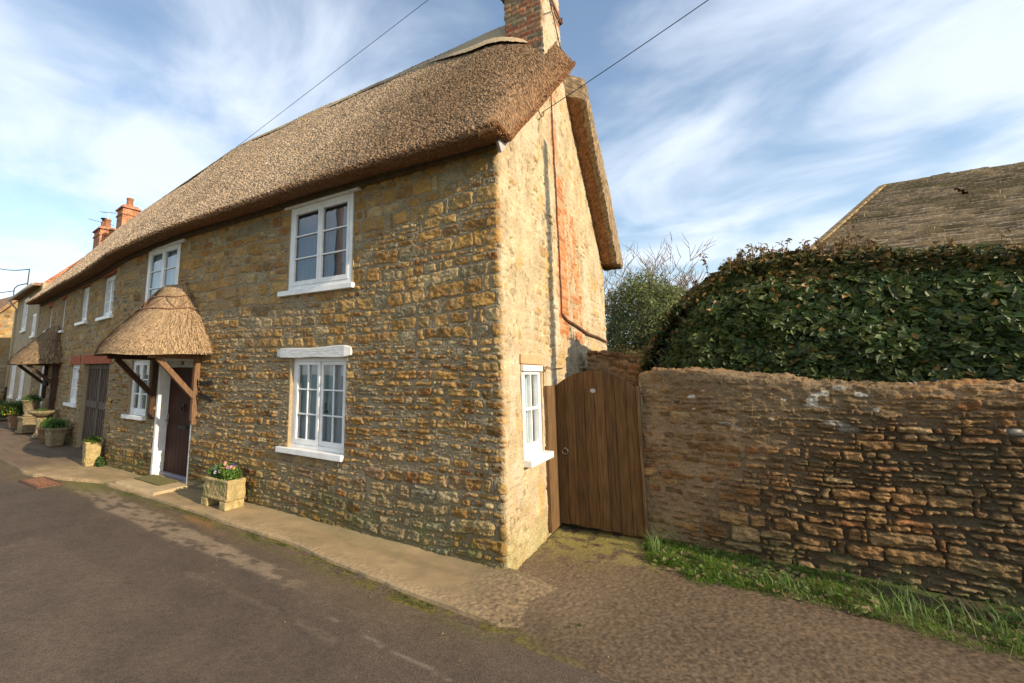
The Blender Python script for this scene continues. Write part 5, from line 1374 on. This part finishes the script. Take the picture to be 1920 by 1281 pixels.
# tall square planter with moss by the quoin
tp = thing('tall_planter', 'tall tapering square stone planter topped with a moss mound beside the grey plank door', 'planter', (-8.68, -.17, .0))
b = MB(); mt_ = T(-8.68, -.17, 0) @ Matrix.Rotation(R_(-8), 4, 'Z')
b.lathe([(.115, .0), (.118, .02), (.13, .22), (.145, .42), (.155, .44), (.155, .47), (.13, .475), (.125, .44)], (0, 0, 0), 48, 9); b.build('pot_body', M['trough'], tp, mt_, bevel=.006)
b = MB(); b.box(-.085, .085, -.139, -.128, .06, .40, Matrix.Rotation(R_(-3), 4, 'X')); b.box(.128, .139, -.085, .085, .06, .38); b.build('raised_panel', M['trough'], tp, mt_, bevel=.006)
shaggy('moss_mound', 'green mossy cushion plant on top of the tall square planter', 'plant', (-8.68, -.17, .45), (.19, .17, .12), 2600, .03, [(.09, .15, .02), (.14, .18, .03), (.05, .09, .015)], 81, asp=.4)
shaggy('weed_clump', 'dark green weeds at the foot of the wall beside the tall square planter', 'plant', (-8.43, -.10, .0), (.12, .08, .20), 500, .04, [(.04, .09, .02), (.07, .13, .03)], 82)

def fp(s, off, z=0):      # point in front of the far terrace
    m = seg_frame(s, -off, 0); p = m.translation; return (p.x, p.y, gz(p.x) + z)
p = fp(3.0, .33)
b = thing('square_stone_pot', 'weathered tapering stone pot standing beside the round clay pot', 'plant pot', p)
m_ = MB(); m_.lathe([(.14, 0), (.15, .02), (.19, .36), (.21, .38), (.21, .43), (.18, .435), (.17, .38)], (0, 0, 0), 40, 7); m_.build('pot_body', M['potstone'], b, T(*p), bevel=.005)
p2 = fp(3.55, .36)
b = thing('round_clay_pot', 'round clay pot with swags behind the square stone pot', 'plant pot', p2)
m_ = MB(); m_.lathe([(.13, 0), (.15, .02), (.22, .22), (.24, .34), (.26, .35), (.26, .39), (.23, .395), (.22, .33)], (0, 0, 0), 28); m_.build('pot_body', M['oldclay'], b, T(*p2), True)
for i, (q, nm, lb) in enumerate((((p[0], p[1], p[2] + .40), 'leafy_plant', 'strappy green bulb leaves growing in the square stone pot'), ((p2[0], p2[1], p2[2] + .36), 'leafy_plant', 'bushy green leaves growing in the round clay pot'))):
    V, F = tuft(q, 420, .26, .085, 90 + i, .007, .9); tag(fast_mesh(nm, V, F, M['grass'], None, colset(420, [(.07, .14, .03), (.11, .20, .04)], 91 + i), False), lb, 'plant')
p3 = fp(4.75, .36)
b = thing('bird_bath', 'old stone bird bath with a wide shallow bowl on a fluted pedestal', 'bird bath', p3)
m_ = MB(); m_.lathe([(.17, 0), (.17, .06), (.13, .10), (.10, .16), (.09, .40), (.12, .50), (.10, .54)], (0, 0, 0), 24); m_.build('pedestal', M['potstone'], b, T(*p3), True)
m_ = MB(); m_.lathe([(.09, .52), (.20, .60), (.30, .66), (.32, .70), (.31, .72), (.24, .68), (.05, .64)], (0, 0, 0), 32); m_.build('bowl', M['potstone'], b, T(*p3), True)
p4 = fp(6.35, .38)
b = thing('stone_urn', 'pale stone urn on a square plinth between the bird bath and the daffodil tub', 'urn', p4)
m_ = MB(); m_.box(-.23, .23, -.23, .23, 0, .05); m_.box(-.20, .20, -.20, .20, .05, .40); m_.box(-.23, .23, -.23, .23, .40, .45); m_.build('plinth', M['potstone'], b, T(*p4), bevel=.01)
m_ = MB(); m_.lathe([(.15, .45), (.17, .48), (.13, .54), (.17, .62), (.20, .84), (.25, .90), (.26, .93), (.22, .93), (.18, .86)], (0, 0, 0), 28); m_.build('urn_body', M['potstone'], b, T(*p4), True)
p5 = fp(8.0, .42)
b = thing('wooden_tub', 'brown tub overflowing with daffodils at the far end of the row of pots', 'plant pot', p5)
m_ = MB(); m_.lathe([(.20, 0), (.24, .12), (.26, .40), (.27, .42), (.27, .46), (.24, .46), (.22, .40)], (0, 0, 0), 20); m_.build('tub_body', M['oldclay'], b, T(*p5))
V, F = tuft((p5[0], p5[1], p5[2] + .42), 1500, .46, .17, 96, .010, 1.5); daf = tag(fast_mesh('daffodils', V, F, M['grass'], None, colset(1500, [(.06, .13, .03), (.09, .18, .04), (.12, .2, .05)], 97), False), 'drooping green daffodil leaves with yellow flowers in the far tub', 'flowers')
rs_ = np.random.RandomState(5)
m_ = MB()
for k in range(46):
    a = rs_.rand() * 6.28; r = .15 + .30 * rs_.rand(); c = (p5[0] + math.cos(a) * r - .05, p5[1] + math.sin(a) * r - .10, p5[2] + .42 + .34 * rs_.rand() * (1.1 - r))
    m_.lathe([(.006, -.01), (.036, .0), (.012, .008), (.016, .03)], c, 6)
m_.build('yellow_blooms', M['yellow'], daf)
shaggy('ivy_clump', 'dark green bushy clump by the downpipe at the far left', 'plant', fp(12.6, .5), (.75, .5, .62), 5200, .07, [(.04, .08, .02), (.08, .13, .03)], 98)
shaggy('urn_plant', 'low green trailing plant growing out of the stone urn', 'plant', (p4[0], p4[1], p4[2] + .88), (.30, .26, .20), 900, .05, [(.05, .10, .025), (.08, .14, .03)], 99)
shaggy('bath_plant', 'small tuft of green in the bird bath bowl', 'plant', (p3[0], p3[1], p3[2] + .67), (.18, .18, .10), 350, .05, [(.07, .12, .03), (.1, .15, .04)], 100)

# ------------------------------------------------------------------ grass verge
def verge():
    xs = np.arange(1.0, 9, .02); ys = np.linspace(0, 1, 46); X, Tv = np.meshgrid(xs, ys, indexing='ij')
    lo = np.interp(X, [1.0, 1.1, 1.4, 1.8, 2.3, 2.9, 3.5, 9], [1.45, .95, .78, .72, .68, .72, .72, .7]) + .10 * (fbm(X * 3, X * 0, 900, 3) - .5)
    Y = lo + (1.80 - lo) * Tv; Z = -.03 + .045 * np.sin(np.clip(Tv * 1.3, 0, 1) * math.pi / 2) + .05 * (fbm(X * 5, Y * 5, 901, 3) - .3) * sst(0, .2, Tv) + .05 * Tv
    Z = Z + road_z(X, Y) * (Tv < .05)
    c = np.array([.07, .055, .025]) * (.6 + .8 * fbm(X * 12, Y * 12, 902, 3))[..., None]; c = mixc(c, (.05, .075, .015), sst(.4, .6, fbm(X * 6, Y * 6, 903, 2)) * .8)
    tag(grid_obj('verge_soil', np.stack([X, Y, Z], -1), M['stone'], None, c), kind='structure')
    rs = np.random.RandomState(90); n = 60000; x = 1.0 + 4.3 * rs.rand(n) ** 1.1
    l = np.interp(x, [1.0, 1.1, 1.4, 1.8, 2.3, 2.9, 3.5, 9], [1.45, .95, .78, .72, .68, .72, .72, .7]) + .10 * (fbm(x * 3, x * 0, 900, 3) - .5)
    t = rs.rand(n); y = l + (1.72 - l) * t; dens = fbm(x * 3.2, y * 3.2, 904, 3) + .25 * sst(2.2, 1.2, x) + .15 * sst(.5, .1, t); keep = dens > .42 + .18 * rs.rand(n)
    x, y, t = x[keep], y[keep], t[keep]
    z = -.03 + .045 * np.sin(np.clip(t * 1.3, 0, 1) * math.pi / 2) + .05 * (fbm(x * 5, y * 5, 901, 3) - .3) * sst(0, .2, t) + .05 * t - .006
    tall = .7 * sst(.55, .72, fbm(x * 2.6, y * 2.6, 905, 2))
    B_ = np.stack([x, y, z], 1); hh = .035 + .075 * tall
    V, F = blades(B_, hh, 906, .0028, 1.3)
    cols = colset(len(x), [(.12, .24, .022), (.18, .32, .03), (.08, .17, .02), (.19, .23, .05)], 907, .5, 1.2)
    dry = np.repeat(rs.rand(len(x)) < .08 + .25 * sst(1.6, 3.2, x), 6); cols[dry] = (.26, .21, .10)
    tag(fast_mesh('verge_grass', V, F, M['grass'], None, cols, False), 'rough green grass along the foot of the garden wall', 'grass', kind='stuff')
    for i, (c, n, h, s) in enumerate((((1.10, 1.40, 0), 60, .26, .05), ((2.15, 1.1, 0), 70, .22, .09), ((2.9, 1.2, 0), 90, .24, .13), ((3.45, 1.05, 0), 90, .26, .14))):
        V, F = tuft(c, n, h, s, 910 + i, .0035, 1.0); lb = ['pale spiky grass tuft right at the foot of the gate post', 'small grass tuft in the verge nearest the gate after the spiky one', 'middle long grass tuft in the verge under the garden wall', 'long grass tuft in the verge at the right edge of the photo'][i]
        tag(fast_mesh('grass_tuft', V, F, M['grass'], None, colset(n, [(.16, .26, .06), (.24, .30, .12), (.12, .22, .04)], 920 + i), False), lb, 'grass tuft', 'taller grass tufts in the verge')
    nw = 900; xw = 1.1 + 4 * rs.rand(nw); cl = fbm(xw * 3, xw * 0 + 2, 940, 2); yw = .85 + .8 * rs.rand(nw); kp = (cl > .5); xw, yw = xw[kp], yw[kp]
    P_ = np.stack([xw, yw, .05 + .05 * rs.rand(len(xw))], 1)
    tag(leaves('verge_weeds', P_, np.tile([0, -.4, 1.0], (len(xw), 1)), .05, colset(len(xw), [(.09, .15, .03), (.13, .16, .04), (.19, .14, .06)], 941, per=1), None, M['leafsoft'], 942, .6, .6, .2), 'small broad-leaved weeds among the verge grass', 'weeds', kind='stuff')
    # moss and tiny weeds along the kerb
    n = 9000; x = -6.5 + 7.3 * rs.rand(n); ky = kerb_y(x); y = ky - .015 - .10 * rs.rand(n) ** 2; k = fbm(x * 3, y * 6, 930, 3) > .53
    x, y = x[k], y[k]; V, F = blades(np.stack([x, y, road_z(x, y) + .0], 1), .014, 931, .003, 1.0)
    tag(fast_mesh('kerb_moss', V, F, M['grass'], None, colset(len(x), [(.10, .13, .02), (.14, .16, .03), (.08, .09, .02)], 932), False), 'moss and tiny weeds along the kerb line', 'moss', kind='stuff')
    n = 500; x = rs.uniform(-7, 3.5, n); y = rs.uniform(-3.5, 1.4, n); 
    ok = (y < kerb_y(x) - .03) | (x > 1.0); ok &= (y < .6); x, y = x[ok], y[ok]; near = np.exp(-np.abs(y - kerb_y(np.minimum(x, .2))) / .7) > rs.rand(len(x)); x, y = x[near], y[near]
    b = MB()
    for a, c in zip(x, y): 
        r = rs.uniform(.003, .008); b.lathe([(r * .6, 0), (r, r * .5), (r * .5, r)], (a, c, float(road_z(a, c)) + .008), 5)
    tag(b.build('road_grit', M['potstone']), 'loose pale grit scattered near the kerb', 'grit', kind='stuff')
verge()

# ------------------------------------------------------------------ poles and wires
def pole(name, label, x, y, h):
    t = thing(name, label, 'utility pole', (x, y, 0), 'wooden utility poles carrying the overhead wires'); b = MB(); b.tube([(x, y, -.3), (x, y, h * .5), (x + .02, y, h)], [.15, .13, .105], 20); b.build('post', M['pole'], t, smooth=True)
    b = MB(); b.box(x - .55, x + .55, y - .05, y + .05, h - .45, h - .35)
    for dx in (-.5, -.25, .25, .5): b.lathe([(.02, 0), (.03, .04), (.015, .10)], (x + dx, y, h - .35), 8)
    b.build('crossarm', M['pole'], t)
    b = MB()
    for k in range(8): b.tube([(x - .22 * (-1) ** k, y, 2.6 + .4 * k), (x, y, 2.6 + .4 * k)], .01, 5)
    b.build('step_irons', M['iron'], t); return t
pole('utility_pole', 'wooden utility pole in the verge whose shadow runs up the pale gable', 8.2, .82, 8.9)
pole('utility_pole', 'wooden utility pole across the lane, mirrored in the upper window', -8.1, -6.25, 8.4)
def wire(label, a, c, sag, r=.010):
    b = MB(); a = Vector(a); c = Vector(c); b.tube([tuple(a.lerp(c, t) - Vector((0, 0, sag * 4 * t * (1 - t)))) for t in np.linspace(0, 1, 40)], r, 6)
    return tag(b.build('overhead_wire', M['cable'], smooth=True), label, 'wire')
wire('thin black wire running from the pale gable up to the top right of the photo', (.06, 1.50, 5.50), (8.2, .82, 8.55), .15, .0055)
h_ = MB(); h_.tube([(.02, 1.30, 5.62), (.05, 1.38, 5.48), (.06, 1.5, 5.44), (.05, 1.62, 5.52), (.02, 1.75, 5.66)], .008, 6); h_.build('wire_hook', M['rust'], cottage)
wire('thin wire crossing the sky behind the thatched ridge', (-15.6, 6.6, 11.25), (.6, 5.9, 14.05), .0, .009)
far = seg_frame(15.1) 
wire('short wire from the pole bracket on the rendered house to the far left, upper one', far @ Vector((4.35, -.28, 5.62)), far @ Vector((-6, -1.2, 7.6)), .25, .02)
wire('short wire from the rendered house gutter bracket to the far left, lower one', far @ Vector((.9, -.28, 5.2)), far @ Vector((-6, -1.2, 5.9)), .1, .02)

# ------------------------------------------------------------------ camera, light, sky
cam = bpy.data.cameras.new('camera'); co = bpy.data.objects.new('camera', cam); COL.objects.link(co); SC.camera = co
Rm = np.array([[0.82279997, 0.56824968, 0.00961798], [-0.07281045, 0.12217981, -0.98983369], [-0.5636478, 0.81373484, 0.14190405]])
mw = Matrix((tuple(Rm[0]), tuple(-Rm[1]), tuple(-Rm[2]))).transposed().to_4x4(); mw.translation = (1.76368, -4.39259, 1.9)
co.matrix_world = mw
cam.sensor_width = 36; cam.lens = 843.97 / 1920 * 36; cam.shift_x = (960 - 748.44) / 1920; cam.shift_y = -(640.5 - 578.2) / 1920
cam.clip_start = .05; cam.clip_end = 2000
EL, PSI = R_(24), R_(7)
sd = Vector((math.cos(PSI) * math.cos(EL), -math.sin(PSI) * math.cos(EL), math.sin(EL)))
sun = bpy.data.lights.new('sun', 'SUN'); sun.energy = 4.6; sun.angle = R_(.55); sun.color = (1.0, .83, .61)
so = bpy.data.objects.new('sun', sun); COL.objects.link(so); so.rotation_euler = sd.to_track_quat('Z', 'Y').to_euler(); so.location = (10, -2, 12)
W = bpy.data.worlds.new('World'); SC.world = W; W.use_nodes = True; nt = W.node_tree
bg = nt.nodes['Background']; bg.inputs['Strength'].default_value = .15
sky = N(nt, 'ShaderNodeTexSky', sky_type='NISHITA', sun_disc=False); sky.sun_elevation = EL; sky.sun_rotation = math.atan2(sd.x, sd.y)
sky.air_density = 1.2; sky.dust_density = .6; sky.ozone_density = 1.5; sky.altitude = 50
tc = N(nt, 'ShaderNodeTexCoord'); sp = N(nt, 'ShaderNodeSeparateXYZ'); nt.links.new(tc.outputs['Generated'], sp.inputs[0])
zz = N(nt, 'ShaderNodeMath', operation='ADD'); zz.inputs[1].default_value = .12; nt.links.new(sp.outputs[2], zz.inputs[0])
dx = N(nt, 'ShaderNodeMath', operation='DIVIDE'); nt.links.new(sp.outputs[0], dx.inputs[0]); nt.links.new(zz.outputs[0], dx.inputs[1])
dy = N(nt, 'ShaderNodeMath', operation='DIVIDE'); nt.links.new(sp.outputs[1], dy.inputs[0]); nt.links.new(zz.outputs[0], dy.inputs[1])
cb = N(nt, 'ShaderNodeCombineXYZ'); nt.links.new(dx.outputs[0], cb.inputs[0]); nt.links.new(dy.outputs[0], cb.inputs[1])
mp = N(nt, 'ShaderNodeMapping'); mp.inputs['Rotation'].default_value = (0, 0, R_(35)); mp.inputs['Scale'].default_value = (.95, 1.0, 1); mp.inputs['Location'].default_value = (1.3, .4, 0)
nt.links.new(cb.outputs[0], mp.inputs['Vector'])
n1 = N(nt, 'ShaderNodeTexNoise', Scale=1.55, Detail=8.0, Roughness=.52, Distortion=.5); nt.links.new(mp.outputs[0], n1.inputs['Vector'])
n2 = N(nt, 'ShaderNodeTexNoise', Scale=.5, Detail=3.0); nt.links.new(cb.outputs[0], n2.inputs['Vector'])
ad = N(nt, 'ShaderNodeMath', operation='MULTIPLY_ADD'); ad.inputs[1].default_value = .6; nt.links.new(n2.outputs['Fac'], ad.inputs[0]); nt.links.new(n1.outputs['Fac'], ad.inputs[2])
mr = N(nt, 'ShaderNodeMapRange', interpolation_type='SMOOTHSTEP'); mr.inputs['From Min'].default_value = .64; mr.inputs['From Max'].default_value = .98; mr.inputs['To Max'].default_value = .85; mr.inputs['To Min'].default_value = .04
nt.links.new(ad.outputs[0], mr.inputs['Value'])
mx = N(nt, 'ShaderNodeMix', data_type='RGBA'); nt.links.new(mr.outputs[0], mx.inputs['Factor']); nt.links.new(sky.outputs[0], mx.inputs['A'])
mx.inputs['B'].default_value = (4.7, 5.15, 5.8, 1)
nt.links.new(mx.outputs['Result'], bg.inputs['Color'])
SC.view_settings.view_transform = 'Standard'; SC.view_settings.look = 'None'; SC.view_settings.exposure = .52; SC.view_settings.gamma = 1
SC.cycles.max_bounces = 6; SC.cycles.transparent_max_bounces = 12
